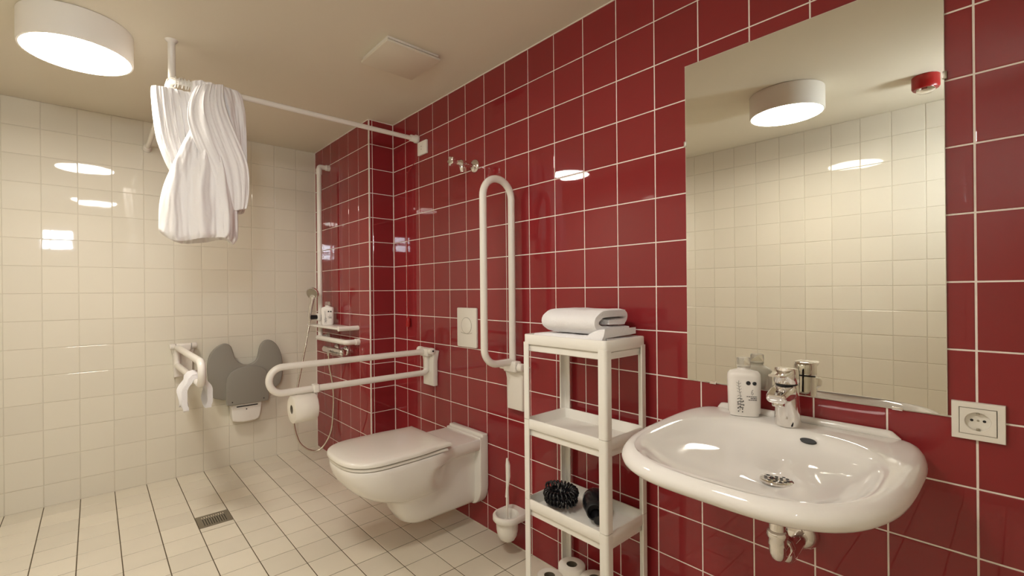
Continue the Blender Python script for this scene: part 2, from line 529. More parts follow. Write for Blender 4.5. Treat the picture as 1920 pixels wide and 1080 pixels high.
prof = [  # z, back x, front x, rear half width, bowl half width, shoulder x
    (0.128, -0.012, -0.375, 0.066, 0.066, -0.20), (0.133, -0.012, -0.400, 0.082, 0.082, -0.20), (0.148, -0.010, -0.426, 0.091, 0.094, -0.20),
    (0.190, -0.010, -0.450, 0.093, 0.101, -0.20), (0.238, -0.010, -0.468, 0.094, 0.107, -0.20), (0.256, -0.010, -0.482, 0.094, 0.113, -0.205),
    (0.267, -0.010, -0.512, 0.095, 0.126, -0.21), (0.281, -0.010, -0.556, 0.095, 0.141, -0.22), (0.303, -0.010, -0.602, 0.096, 0.154, -0.225),
    (0.336, -0.010, -0.648, 0.098, 0.166, -0.225), (0.366, -0.010, -0.674, 0.101, 0.173, -0.22), (0.384, -0.010, -0.685, 0.107, 0.176, -0.21),
    (0.394, -0.010, -0.690, 0.128, 0.178, -0.20), (0.400, -0.010, -0.693, 0.136, 0.179, -0.20), (0.425, -0.010, -0.700, 0.138, 0.181, -0.20), (0.444, -0.010, -0.702, 0.138, 0.181, -0.20),
    (0.449, -0.011, -0.699, 0.135, 0.178, -0.20), (0.450, -0.02, -0.68, 0.120, 0.160, -0.20)]
bowl.loft([ring_at(*p[:5], xs=p[5]) for p in prof])
bowl.build('bowl', 'ceramic', to, smooth=50)
# wall plate with rounded lower corners
pl = [(-0.139, 0.456), (-0.139, 0.22)] + [(-0.139 + 0.075 * (1 - math.cos(a)) , 0.22 - 0.10 * math.sin(a)) for a in [PI / 2 * k / 8 for k in range(1, 9)]]
pl = pl + [(-y, z) for y, z in reversed(pl)]
MB().prism(pl, lambda a, b, d: (d, TY + a, b), -0.001, -0.052, 0.006, 3).build('wall_plate', 'ceramic', to, smooth=50)
MB().box(-0.036, -0.001, TY - 0.138, TY + 0.138, 0.446, 0.468, 0.006, 3).build('rear_lip', 'ceramic', to)
# seat and lid
def d_slab(mb, z0, z1, xb, xf, wb, bev, wr=None, dome=0.0, xs=-0.3):
    wr = wr or wb * 0.92
    rr = [(z0, 0.004), (z0 + 0.0015, 0.0)]
    rings = []
    for z, ins in ((z0, bev * 0.5), (z0 + bev * 0.35, 0.0), (z1 - bev, 0.0), (z1 - bev * 0.55, bev * 0.16), (z1 - bev * 0.2, bev * 0.5), (z1, bev * 1.2), (z1 + dome * 0.6, 0.05), (z1 + dome, 0.11)):
        rings.append(ring_at(z, xb - ins, xf + ins, wr - ins, wb - ins, xs=xs))
    mb.loft(rings)
    return mb
st = d_slab(MB(), 0.4530, 0.4635, -0.262, -0.704, 0.1815, 0.003, wr=0.172, xs=-0.31).build('seat', 'lid_plastic', to, smooth=50)
ld = d_slab(MB(), 0.4672, 0.489, -0.240, -0.711, 0.187, 0.011, wr=0.172, dome=0.003, xs=-0.29).build('lid', 'lid_plastic', to, smooth=50)
for s in (-1, 1):
    MB().lathe([(0.008, -0.03), (0.010, -0.028), (0.010, 0.028), (0.008, 0.03)], (-0.245, TY + s * 0.10, 0.459), (0, 1, 0), n=16).build('hinge', 'chrome', to)

# flush plate
fp = thing('flush_plate', (0, -0.762, 0.975), 'white flush plate with round button on the red wall above the toilet', 'flush plate')
MB().prism(rrect(0.158, 0.200, 0.006, 4), lambda a, b, d: (d, -0.760 + a, 0.975 + b), -0.0005, -0.012, 0.002).build('plate', 'white_plastic', fp)
MB().tube([(-0.0125, -0.760 + 0.041 * math.cos(2 * PI * k / 40), 0.985 + 0.041 * math.sin(2 * PI * k / 40)) for k in range(40)], 0.0011, n=6, closed=True).build('button_ring', 'steel', fp)
MB().tube([(-0.0125, -0.760 + 0.055 * math.sin(a), 0.975 - 0.036 - 0.016 * math.cos(a) + 0.02) for a in [-0.95 + 1.9 * k / 14 for k in range(15)]], 0.0010, n=6).build('lower_button_line', 'steel', fp)
MB().lathe([(0.040, 0), (0.040, 0.0015), (0.037, 0.0028), (0.0, 0.0034)], (-0.0118, -0.760, 0.985), (-1, 0, 0), n=40).build('button', 'white_plastic', fp)

# ------------------------------------------------------------------ hinged grab rails
def wall_bracket(root, fn, name_sub='bracket', logo=False):
    """fn(a, b, d): a sideways, b height, d away from wall"""
    o = []
    o += [(0.050, -0.185), (0.052, -0.05), (0.066, 0.0), (0.066, 0.012)]
    o = o + [(-a, b) for a, b in reversed(o)]
    br = MB().prism(o, fn, 0.0, 0.034, 0.007, 3).build('bracket', 'rail', root, smooth=50)
    for a0, a1, r in ((-0.072, -0.042, 0.0185), (0.042, 0.072, 0.0185)):
        ring = lambda a, rr: [fn(a, 0.010 + rr * math.sin(2 * PI * k / 20), 0.046 + rr * math.cos(2 * PI * k / 20)) for k in range(20)]
        MB().loft([ring(a0, r * 0.8), ring(a0 + 0.003, r), ring(a1 - 0.002, r), ring(a1, r * 0.9)]).build('hinge_cap', 'rail', br, smooth=50)
    pin = MB()
    ring = lambda a, rr: [fn(a, 0.010 + rr * math.sin(2 * PI * k / 20), 0.046 + rr * math.cos(2 * PI * k / 20)) for k in range(20)]
    pin.loft([ring(-0.0395, 0.0172), ring(0.0395, 0.0172)])
    pin.build('hinge_pin', 'rail', br, smooth=50)
    MB().loft([ring(-0.0422, 0.0150), ring(0.0422, 0.0150)]).build('hinge_gap', 'black', br, smooth=50)  # solid black cylinder painting in the shade of the hinge slits
    return br

def loop_path(o, e, n, s, L, r0, seg=10):
    """stadium loop: o first tube near end, e along, n toward second tube"""
    o, e, n = Vector(o), Vector(e), Vector(n)
    return bez([o, o + e * L, o + e * L + n * s, o + n * s], [r0, s / 2, s / 2, r0], seg, closed=True)

# folded down next to the toilet, with roll holder
R1Y = -0.432
g1 = thing('hinged_grab_rail', (0, R1Y, 0.64), 'white hinged grab rail folded down beside the toilet, carrying a paper roll', 'grab rail', 'hinged grab rails')
MB().tube(loop_path((-0.040, R1Y, 0.826), (-1, 0, 0), (0, 0, -1), 0.117, 0.822, 0.030), 0.0155, n=18, closed=True).build('rail_tube', 'rail', g1, smooth=60)
b1 = wall_bracket(g1, lambda a, b, d: (-d, R1Y - a, 0.822 + b))
MB().box(-0.066, -0.018, R1Y - 0.040, R1Y + 0.040, 0.800, 0.846, 0.010, 3).build('hinge_block', 'rail', g1)
MB().lathe([(0.0055, 0), (0.0055, 0.002), (0.004, 0.0025)], (-0.046, R1Y - 0.072, 0.834), (0, -1, 0), n=14).build('screw', 'black', g1)
MB().tube([(-0.0345, R1Y - 0.010 - 0.004 * k, 0.800 + 0.0022 * math.sin(k * 1.3)) for k in range(9)], 0.0007, n=5).build('maker_mark', 'ink', g1)
clamp = MB()
clamp.box(-0.672, -0.645, R1Y - 0.020, R1Y + 0.020, 0.690, 0.730, 0.006, 3)
clamp.box(-0.658, -0.652, R1Y - 0.008, R1Y + 0.008, 0.618, 0.700, 0.002)
clamp.tube([(-0.655, R1Y, 0.628), (-0.745, R1Y, 0.628)], 0.009, n=12)
clamp.build('roll_holder', 'rail', g1, smooth=50)

# folded up between toilet and shelf
R2Y = -1.132
g2 = thing('hinged_grab_rail', (0, R2Y, 0.64), 'white hinged grab rail folded upright against the red wall', 'grab rail', 'hinged grab rails')
p2 = bez([(-0.042, R2Y, 0.845), (-0.042, R2Y, 1.642), (-0.205, R2Y, 1.642), (-0.205, R2Y, 0.845)], [0.012, 0.08, 0.08, 0.07], 10, closed=True)
MB().tube(p2, 0.0155, n=18, closed=True).build('rail_tube', 'rail', g2, smooth=60)
b2 = wall_bracket(g2, lambda a, b, d: (-d, R2Y - a, 0.815 + b))
MB().box(-0.066, -0.022, R2Y - 0.040, R2Y + 0.040, 0.800, 0.850, 0.010, 3).build('hinge_block', 'rail', g2)

# folded down on the cream wall, pointing into the room
R3X, R3T = -1.020, -1.052
g3 = thing('hinged_grab_rail', (R3X, YB, 0.64), 'white hinged grab rail on the cream wall, pointing out beside the grey seat', 'grab rail', 'hinged grab rails')
MB().tube(loop_path((R3T, YB - 0.040, 0.826), (0, -1, 0), (0, 0, -1), 0.112, 0.870, 0.030), 0.0178, n=18, closed=True).build('rail_tube', 'rail', g3, smooth=60)
b3 = wall_bracket(g3, lambda a, b, d: (R3X + a, YB - d, 0.822 + b))
MB().box(R3X - 0.040, R3X + 0.040, YB - 0.066, YB - 0.018, 0.800, 0.846, 0.010, 3).build('hinge_block', 'rail', g3)

# small towel draped over that rail
tw = MB()
ty0, ty1 = 0.12, 0.27
rings = []
for j in range(25):
    t = j / 24
    y = ty0 + (ty1 - ty0) * t
    rg = []
    z0 = 0.714
    half = []
    drop_l = 0.138 + 0.012 * math.sin(t * 7); drop_r = 0.130 + 0.01 * math.sin(t * 5 + 1)
    outer = []
    for side, dr in ((-1, drop_l), (1, drop_r)):
        pass
    def prof_pt(u, off):
        # u from -1 (left hem) over the tube to +1 (right hem)
        a = abs(u); sgn = -1 if u < 0 else 1
        dr = drop_l if u < 0 else drop_r
        if a < 0.2:
            th = PI / 2 * a / 0.2
            r = 0.019 + off
            return (R3T + sgn * r * math.sin(th), z0 + r * math.cos(th))
        q = (a - 0.2) / 0.8
        bul = 0.020 * math.sin(PI * min(1, q * 1.1)) + 0.004 * math.sin(9 * q + 5 * t)
        return (R3T + sgn * (0.019 + off + bul + 0.016 * q), z0 - dr * q)
    n = 28
    for k in range(n + 1): rg.append((prof_pt(-1 + 2 * k / n, 0.024)[0], y, prof_pt(-1 + 2 * k / n, 0.024)[1]))
    for k in range(n + 1):
        x, z = prof_pt(1 - 2 * k / n, 0.0); rg.append((x, y, z))
    rings.append(rg)
tw.loft(rings)
tag(tw.build('hand_towel', 'towel', base=(R3T, 0.23, 0.50), smooth=60), 'small white towel hung over the grab rail on the cream wall', 'towel')

# ------------------------------------------------------------------ toilet paper rolls
def paper_roll(c, axis, r, h, label, group, extra=None):
    t = thing('toilet_roll', c, label, 'toilet roll', group)
    ax = Vector(axis)
    prof = [(0.020, 0.0), (r - 0.003, 0.0), (r, 0.003), (r, h - 0.003), (r - 0.003, h), (0.020, h)]
    mb = MB()
    ref = Vector((0, 0, 1)) if abs(ax.z) < 0.9 else Vector((1, 0, 0))
    u = (ref - ax * ref.dot(ax)).normalized(); w = ax.cross(u)
    rr = [[Vector(c) + ax * hh + (u * math.cos(2 * PI * k / 40) + w * math.sin(2 * PI * k / 40)) * (q if q < 0.03 else q * (1 + 0.004 * math.sin(3 * k * 2 * PI / 40))) for k in range(40)] for q, hh in prof]
    mb.loopring(rr)
    mb.build('paper', 'paper', t, smooth=50)
    mb = MB()
    rr = [[Vector(c) + ax * hh + (u * math.cos(2 * PI * k / 24) + w * math.sin(2 * PI * k / 24)) * q for k in range(24)] for q, hh in ((0.0202, 0.001), (0.0202, h - 0.001), (0.0188, h - 0.001), (0.0188, 0.001))]
    mb.loopring(rr)
    mb.build('core', 'card', t, smooth=50)
    return t
rl = paper_roll((-0.768, R1Y, 0.628), (1, 0, 0), 0.063, 0.105, 'white toilet roll hanging under the folded-down grab rail', 'toilet rolls')

# ------------------------------------------------------------------ toilet brush
HX, HY = -0.085, -1.133
hb = thing('brush_holder', (0, HY, 0.06), 'white wall-mounted brush holder cup low on the red wall', 'brush holder')
cup = [(0.0, 0.066), (0.018, 0.068), (0.032, 0.077), (0.042, 0.094), (0.047, 0.118), (0.049, 0.165), (0.046, 0.165), (0.044, 0.118), (0.037, 0.095), (0.026, 0.082), (0.0, 0.076)]
MB().lathe(cup, (HX, HY, 0), n=36).build('cup', 'white_plastic', hb, smooth=50)
def rim_ring(q, z, d_shape):
    o = []
    for k in range(56):
        a = 2 * PI * k / 56
        ca, sa = math.cos(a), math.sin(a)
        if d_shape and ca > 0:
            e = 2 / 5.0
            o.append((HX + (-HX - 0.0008) * ca ** e, HY + q * abs(sa) ** e * (1 if sa > 0 else -1), z))
        else:
            o.append((HX + q * ca, HY + q * sa, z))
    return o
rim = MB().loopring([rim_ring(0.047, 0.160, False), rim_ring(0.058, 0.158, True), rim_ring(0.063, 0.164, True), rim_ring(0.063, 0.180, True), rim_ring(0.059, 0.186, True), rim_ring(0.051, 0.186, False), rim_ring(0.047, 0.180, False)])
rim.build('rim_and_arm', 'white_plastic', hb, smooth=50)
tb = thing('toilet_brush', (HX, HY, 0.085), 'white toilet brush standing in its wall holder', 'toilet brush')
MB().tube([(HX, HY, 0.12), (HX, HY, 0.19), (HX + 0.001, HY, 0.262)], 0.0052, n=12).build('stem', 'white_plastic', tb)
MB().tube([(HX + 0.001, HY, 0.258), (HX + 0.001, HY, 0.266), (HX + 0.001, HY - 0.002, 0.30), (HX + 0.003, HY - 0.006, 0.35), (HX + 0.002, HY - 0.006, 0.40), (HX + 0.001, HY - 0.002, 0.428)], [0.0085, 0.0075, 0.0065, 0.0105, 0.0105, 0.004], n=14).build('handle', 'white_plastic', tb, smooth=60)
MB().lathe([(0.012, 0.085), (0.034, 0.09), (0.036, 0.14), (0.02, 0.155), (0.006, 0.158)], (HX, HY, 0), n=24).build('bristle_head', 'white_plastic', tb)

# ------------------------------------------------------------------ storage shelf
SX0, SX1, SY0, SY1 = -0.252, -0.022, -1.772, -1.412
sh = thing('storage_shelf', (-0.137, -1.592, 0), 'tall narrow white plastic shelf unit with four trays', 'shelf unit')
def tray(zr):
    cx, cy = (SX0 + SX1) / 2, (SY0 + SY1) / 2
    w, h = SX1 - SX0, SY1 - SY0
    mk = lambda ins, z, r: [(cx + a, cy + b, z) for a, b in rrect(w - 2 * ins, h - 2 * ins, max(0.003, r - ins), 4)]
    rings = [mk(0.0015, zr - 0.036, 0.014), mk(0, zr - 0.034, 0.014), mk(0, zr - 0.002, 0.014), mk(0.002, zr, 0.014), mk(0.007, zr, 0.014), mk(0.0085, zr - 0.002, 0.014),
             mk(0.016, zr - 0.034, 0.012), mk(0.022, zr - 0.0345, 0.012)]
    mb = MB().loft(rings, False, True)
    rings = [mk(0.0015, zr - 0.036, 0.014), mk(0.010, zr - 0.036, 0.012), mk(0.011, zr - 0.040, 0.012), mk(0.0085, zr - 0.040, 0.012), mk(0.0095, zr - 0.060, 0.012), mk(0.012, zr - 0.062, 0.012)]
    mb.loft(list(reversed(rings)), True, False)
    return mb
for zr in (1.000, 0.692, 0.400, 0.064):
    tray(zr).build('tray', 'shelf_plastic', sh, smooth=45)
def corner_leg(sx, sy):
    x0 = SX0 - 0.002 if sx < 0 else SX1 + 0.002
    y0 = SY0 - 0.002 if sy < 0 else SY1 + 0.002
    W, t = 0.029, 0.0055
    pts = [(W, 0.0)] + [(0.010 * (1 - math.sin(a)), 0.010 * (1 - math.cos(a))) for a in [PI / 2 * k / 6 for k in range(7)]] + [(0.0, W), (t, W), (t, 0.012), (0.0075, 0.0075), (0.012, t), (W, t)]
    mb = MB()
    for z0, z1 in ((0.0, 0.063), (0.064, 0.399), (0.400, 0.691), (0.692, 0.972)):
        out = [(x0 - sx * a, y0 - sy * b) for a, b in pts]
        mb.loft([[(p, q, z0) for p, q in out], [(p, q, z1 - 0.0008) for p, q in out]])
    mb.build('leg', 'shelf_plastic', sh, smooth=35)
for sx in (-1, 1):
    for sy in (-1, 1):
        corner_leg(sx, sy)

# towels on top
def ribbon(path, th, y0, y1, name, mat, label, wob=0.003, base=None, taper=None, ny=26, seed=0, cat='towel', group=None):
    """folded cloth: thick ribbon path in (x, z), extruded along y"""
    rnd = random.Random(seed)
    ph = [rnd.uniform(0, 6) for _ in range(8)]
    P = [Vector((p[0], p[2] if len(p) > 2 else p[1])) for p in path]
    N = len(P)
    rings = []
    for j in range(ny + 1):
        t = j / ny
        y = y0 + (y1 - y0) * t
        edge = min(t, 1 - t)
        sh_ = th * (0.80 + 0.20 * min(1, edge * 12))
        up_, dn = [], []
        for i in range(N):
            tg = (P[min(i + 1, N - 1)] - P[max(i - 1, 0)]).normalized()
            nn = Vector((-tg.y, tg.x))
            s = i / (N - 1)
            w = wob * (math.sin(6 * t + ph[0] + 4 * s) + 0.6 * math.sin(13 * t + ph[1] + 9 * s) + 0.4 * math.sin(23 * t + ph[2] - 7 * s))
            k = sh_ / 2 * (1 if 0 < i < N - 1 else 0.7)
            yy = y + wob * 1.6 * math.sin(11 * s + ph[3]) * (1 if edge < 0.1 else 0.3)
            sc = taper(t) if taper else 1.0
            a = P[i] + nn * (k + w * 0.5); b = P[i] - nn * (k - w * 0.2)
            up_.append((a.x, yy, base[2] + a.y * sc)); dn.append((b.x, yy, base[2] + max(0.001, b.y * sc)))
        rings.append(up_ + dn[::-1])
    o = MB().loft(rings).build(name, mat, base=base, smooth=70)
    return tag(o, label, cat, group)
pA = bez([(-0.040, 0, 0.012), (-0.229, 0, 0.012), (-0.229, 0, 0.030), (-0.045, 0, 0.030)], [0, 0.009, 0.009, 0], 5)
ribbon([(p.x, p.y, p.z) for p in pA], 0.0215, -1.752, -1.445, 'bath_towel', 'towel', 'flat folded white towel underneath the thicker one on the shelf top', 0.0020,
       base=(-0.135, -1.60, 0.9665), taper=lambda t: 1.0 + 0.80 * max(0.0, 1 - t * 4.5) ** 0.6, seed=3, group='towels on the shelf unit')
pB = bez([(-0.165, 0, 0.043), (-0.070, 0, 0.043), (-0.050, 0, 0.056), (-0.075, 0, 0.070), (-0.190, 0, 0.070), (-0.236, 0, 0.042), (-0.190, 0, 0.0135), (-0.050, 0, 0.0135)], [0, 0.012, 0.013, 0.012, 0.034, 0.030, 0.034, 0], 6)
ribbon([(p.x, p.y, p.z) for p in pB], 0.0272, -1.722, -1.492, 'bath_towel', 'towel', 'thick rolled-over white towel lying topmost on the shelf', 0.0035,
       base=(-0.135, -1.607, 1.010), seed=5, group='towels on the shelf unit')

# hair dryer with coiled cord in the third tray
hd = thing('hair_dryer', (-0.13, -1.62, 0.3665), 'black hair dryer with coiled cord in a shelf tray', 'hair dryer')
zt = 0.3675
def coil(path, R, turns_per_m, r):
    P = [Vector(p) for p in path]
    D = [0.0]
    for i in range(1, len(P)): D.append(D[-1] + (P[i] - P[i - 1]).length)
    L = D[-1]; n = int(L * turns_per_m * 9)
    out = []; j = 0
    for k in range(n + 1):
        s = L * k / n
        while j < len(D) - 2 and D[j + 1] < s: j += 1
        f = (s - D[j]) / max(1e-9, D[j + 1] - D[j])
        c = P[j].lerp(P[j + 1], f)
        tg = (P[j + 1] - P[j]).normalized()
        ref = Vector((0, 0, 1)); u = (ref - tg * ref.dot(tg)).normalized(); w = tg.cross(u)
        a = 2 * PI * s * turns_per_m
        out.append(c + (u * math.cos(a) + w * math.sin(a)) * R)
    return out
lp = []
for k in range(64):
    a = 2 * PI * 2.3 * k / 63
    lp.append((-0.160 + 0.042 * math.cos(a) + 0.006 * math.sin(a * 0.7), -1.506 + 0.054 * math.sin(a) * (1 - 0.12 * k / 63), zt + 0.018 + 0.048 * k / 63))
MB().tube(coil(lp, 0.0135, 78, 0.003), 0.0040, n=7).build('coiled_cord', 'gloss_black', hd, smooth=60)
hx, hy = -0.140, -1.612
axd = Vector((-0.80, -0.60, 0.0)).normalized()
dc = Vector((hx + 0.056, hy + 0.010, zt + 0.046))
MB().lathe([(0.0, 0.0), (0.026, 0.001), (0.038, 0.010), (0.044, 0.028), (0.043, 0.060), (0.036, 0.088), (0.031, 0.100), (0.027, 0.100), (0.025, 0.085), (0.0, 0.085)], dc, axd, n=32).build('barrel', 'gloss_black', hd, smooth=50)
MB().lathe([(0.032, 0.098), (0.030, 0.118), (0.027, 0.122), (0.024, 0.120), (0.024, 0.10)], dc, axd, n=28).build('nozzle', 'black', hd, smooth=50)
MB().tube([(hx + 0.012, hy + 0.0, zt + 0.040), (hx - 0.004, hy - 0.030, zt + 0.034), (hx - 0.022, hy - 0.056, zt + 0.027), (hx - 0.036, hy - 0.074, zt + 0.022)], [0.024, 0.023, 0.021, 0.017], n=16).build('handle', 'gloss_black', hd, smooth=60)
MB().lathe([(0.034, -0.001), (0.034, 0.003), (0.0, 0.003)], dc, -axd, n=28).build('intake_grille', 'chrome', hd)
# toilet rolls on the lowest tray
zb = 0.064 - 0.0343
paper_roll((-0.090, -1.497, zb), (0, 0, 1), 0.050, 0.098, 'tall white toilet roll on the lowest tray, standing behind the shorter one', 'toilet rolls')
paper_roll((-0.093, -1.604, zb), (0, 0, 1), 0.051, 0.098, 'tall white toilet roll on the lowest tray, nearest the washbasin', 'toilet rolls')
paper_roll((-0.188, -1.473, zb), (0, 0, 1), 0.046, 0.086, 'shorter toilet roll at the front of the lowest tray, nearest the toilet', 'toilet rolls')

# ------------------------------------------------------------------ washbasin
BY = -2.214
wbs = thing('washbasin', (0, BY, 0.72), 'wide white wall-hung washbasin with thick rounded rim', 'washbasin')
def basin_outline(hw_wall, hw, xf, xm, nose, N=120, x_back=0.0, pw=2.6):
    """closed outline (x, y offset): straight back at the wall, superelliptic front"""
    side = []
    for k in range(9):               # back corner, from wall to the widest point
        t = k / 8
        a = PI / 2 * t
        side.append((x_back + (xm - x_back) * (1 - math.cos(a)), hw_wall + (hw - hw_wall) * math.sin(a) ** 0.9))
    for k in range(1, 41):
        a = PI / 2 * k / 40
        side.append((xm + (xf - xm) * math.sin(a) ** (2 / pw), hw * max(0.0, math.cos(a)) ** (2 / pw)))
    full = [(x_back, 0.0)] + side + [(x, -y) for x, y in reversed(side[:-1])]
    P = [Vector(p) for p in full] + [Vector(full[0])]
    d = [0.0]
    for i in range(1, len(P)): d.append(d[-1] + (P[i] - P[i - 1]).length)
    res = []; j = 0
    for k in range(N):
        t = d[-1] * k / N
        while j < len(d) - 2 and d[j + 1] < t: j += 1
        f = (t - d[j]) / max(1e-9, d[j + 1] - d[j])
        res.append(P[j].lerp(P[j + 1], f))
    return res
def rim_z(x, z): return z - 0.014 * max(0.0, min(1.0, (-x - 0.10) / 0.45))
BO = basin_outline(0.222, 0.274, -0.571, -0.20, 0.1, pw=3.3)
def oring(ins, z, flat=False):
    c = Vector((-0.27, 0.0))
    out = []
    for p in BO:
        q = p.copy()
        v = c - q
        l = v.length
        q2 = q + v * min(1.0, ins / l)
        if p.x > -0.0005: q2.x = min(-0.0005, q2.x) if ins < 0.03 else q2.x
        out.append((q2.x, BY + q2.y, rim_z(q2.x, z)))
    return out
# inner bowl outline: rounded, offset from the back for the tap deck
def bring(s, z, ox=0.0):
    out = []
    for k in range(120):
        # start at the back centre and run the same way round as the outer outline
        a = 2 * PI * k / 120
        ca, sa = math.cos(a), math.sin(a)
        ex = 2 / 2.7
        y = 0.222 * (abs(sa) ** ex) * (1 if sa > 0 else -1)
        x = -0.322 + 0.217 * (abs(ca) ** ex) * (1 if ca > 0 else -1)
        out.append((-0.300 + (x + 0.300) * s + ox, BY - 0.02 + (y + 0.02) * s + 0.0, rim_z(x, z)))
    return out
bm_ = MB()
outer = [oring(0.20, 0.722), oring(0.12, 0.730), oring(0.065, 0.744), oring(0.032, 0.753), oring(0.012, 0.761), oring(0.003, 0.769), oring(0.0, 0.778), oring(0.003, 0.787), oring(0.010, 0.796), oring(0.020, 0.8005), oring(0.030, 0.8015)]
inner = [bring(1.06, 0.8010), bring(1.03, 0.799), bring(1.0, 0.795), bring(0.968, 0.789), bring(0.92, 0.777), bring(0.84, 0.765), bring(0.70, 0.752), bring(0.50, 0.744), bring(0.30, 0.740), bring(0.15, 0.738), bring(0.09, 0.737)]
bm_.loft(outer + inner, True, True)
bm_.build('basin', 'basin_ceramic', wbs, smooth=80)
# raised lip along the wall
lip = bez([(-0.012, BY + 0.205, 0.799), (-0.011, BY + 0.19, 0.806), (-0.011, BY - 0.19, 0.806), (-0.012, BY - 0.212, 0.797)], 0.02, 5)
MB().tube(lip, [0.004] + [0.011] * (len(lip) - 2) + [0.004], n=14).build('back_lip', 'basin_ceramic', wbs, smooth=60)
# drain and overflow
DX, DY = -0.300, BY - 0.042
dz = 0.7318
dr = MB().lathe([(0.0, 0.0035), (0.029, 0.0035), (0.033, 0.002), (0.034, -0.002)], (DX, DY, dz), n=36).build('drain_strainer', 'chrome', wbs)
hol = MB()
for rr_, nn_ in ((0.0, 1), (0.0105, 6), (0.0215, 12)):
    for k in range(nn_):
        a = 2 * PI * k / nn_ + rr_ * 30
        hol.lathe([(0.0036, 0.0), (0.0036, 0.0006)], (DX + rr_ * math.cos(a), DY + rr_ * math.sin(a), dz + 0.0033), n=10)
hol.build('drain_hole', 'black', dr)
ov = MB()
ovo = [(0.017 * math.cos(2 * PI * k / 24), 0.0062 * math.sin(2 * PI * k / 24)) for k in range(24)]
nrm = Vector((-0.80, 0.0, 0.60)).normalized(); uu = Vector((0, 1, 0)); vv = nrm.cross(uu)
oc = Vector((-0.1235, BY - 0.056, 0.783))
ov.loft([[oc + uu * a + vv * b - nrm * 0.004 for a, b in ovo], [oc + uu * a + vv * b + nrm * 0.0035 for a, b in ovo]])
ov.build('overflow_slot', 'black', wbs, smooth=50)

# faucet
FXc, FYc = -0.074, -2.212
zd = 0.8015
fc = thing('basin_faucet', (FXc, FYc, zd), 'chrome single-lever faucet on the washbasin', 'faucet')
def ell(dx, dz_, rx, ry, tilt=0.0, n=32):
    return [(FXc + dx + rx * math.cos(2 * PI * k / n), FYc + ry * math.sin(2 * PI * k / n), zd + dz_ - tilt * rx * math.cos(2 * PI * k / n)) for k in range(n)]
MB().loft([ell(0, 0, 0.0295, 0.0295), ell(0, 0.003, 0.0305, 0.0305), ell(-0.003, 0.040, 0.0288, 0.0286), ell(-0.006, 0.080, 0.0275, 0.0270, -0.1), ell(-0.008, 0.108, 0.0268, 0.0264, -0.12), ell(-0.008, 0.1095, 0.022, 0.022, -0.12)]).build('body', 'chrome', fc, smooth=50)
def sect(dx, dz_, w, h, tilt=0.0, r=0.010):
    return [(FXc + dx - tilt * b, FYc + a, zd + dz_ + b) for a, b in rrect(w, h, r, 6)]
spo = MB().loft([sect(-0.004, 0.088, 0.046, 0.036, 0.0), sect(-0.030, 0.089, 0.052, 0.036, 0.1), sect(-0.060, 0.086, 0.050, 0.032, 0.2), sect(-0.082, 0.082, 0.046, 0.026, 0.35), sect(-0.090, 0.0805, 0.042, 0.021, 0.4), sect(-0.092, 0.080, 0.034, 0.014, 0.4)]).build('spout', 'chrome', fc, smooth=50)
MB().lathe([(0.0138, 0.0), (0.0145, -0.002), (0.0136, -0.010), (0.0105, -0.0105), (0.0105, -0.005)], (FXc - 0.070, FYc, zd + 0.0705), n=24).build('aerator', 'chrome', spo)
MB().loft([ell(-0.008, 0.1085, 0.0255, 0.0250, -0.12), ell(-0.008, 0.1125, 0.0255, 0.0250, -0.12)]).build('cap_gap', 'black', fc, smooth=50)  # black disc standing in for the shaded slit under the lever cap
cpo = MB().loft([ell(-0.008, 0.1125, 0.0275, 0.0270, -0.12), ell(-0.009, 0.1145, 0.0288, 0.0282, -0.12), ell(-0.010, 0.142, 0.0284, 0.0278, 0.05), ell(-0.010, 0.149, 0.0260, 0.0255, 0.10), ell(-0.010, 0.151, 0.018, 0.018, 0.10)]).build('lever_cap', 'chrome', fc, smooth=50)
def lsec(dx, dz_, w, h): return [(FXc + dx, FYc + a, zd + dz_ + b) for a, b in rrect(w, h, 0.0026, 4)]
MB().loft([lsec(-0.022, 0.142, 0.044, 0.012), lsec(-0.045, 0.138, 0.042, 0.010), lsec(-0.075, 0.137, 0.034, 0.007), lsec(-0.098, 0.140, 0.026, 0.006)]).build('lever', 'chrome', cpo, smooth=50)

# trap under the basin
tp = thing('basin_trap', (DX, DY, 0.52), 'chrome drain trap under the washbasin', 'drain trap')
MB().tube([(DX, DY, 0.706), (DX, DY, 0.600)], 0.0162, n=24).build('tail_pipe', 'chrome', tp)
MB().lathe([(0.0165, 0.016), (0.0195, 0.015), (0.0215, 0.010), (0.0215, 0.002), (0.0185, -0.001), (0.0185, -0.016), (0.017, -0.017)], (DX, DY, 0.606), n=28).build('coupling_nut', 'chrome', tp, smooth=50)
pth = bez([(DX, DY, 0.600), (DX, DY, 0.562), (DX + 0.085, DY + 0.008, 0.558), (DX + 0.095, DY + 0.010, 0.520), (-0.012, BY - 0.01, 0.495)], [0, 0.03, 0.03, 0.02, 0], 8)
MB().tube(pth, 0.0165, n=24).build('trap_bend', 'chrome', tp, smooth=60)
MB().lathe([(0.020, -0.016), (0.0215, -0.012), (0.0215, 0.012), (0.020, 0.016)], (DX + 0.07, DY + 0.006, 0.559), (1, 0, 0), n=8).build('hex_nut', 'chrome', tp)
MB().lathe([(0.042, 0.0), (0.042, 0.004), (0.038, 0.018), (0.028, 0.030), (0.018, 0.034)], (-0.0005, BY - 0.006, 0.497), (-1, 0, 0), n=40).build('wall_rosette', 'chrome', tp, smooth=50)

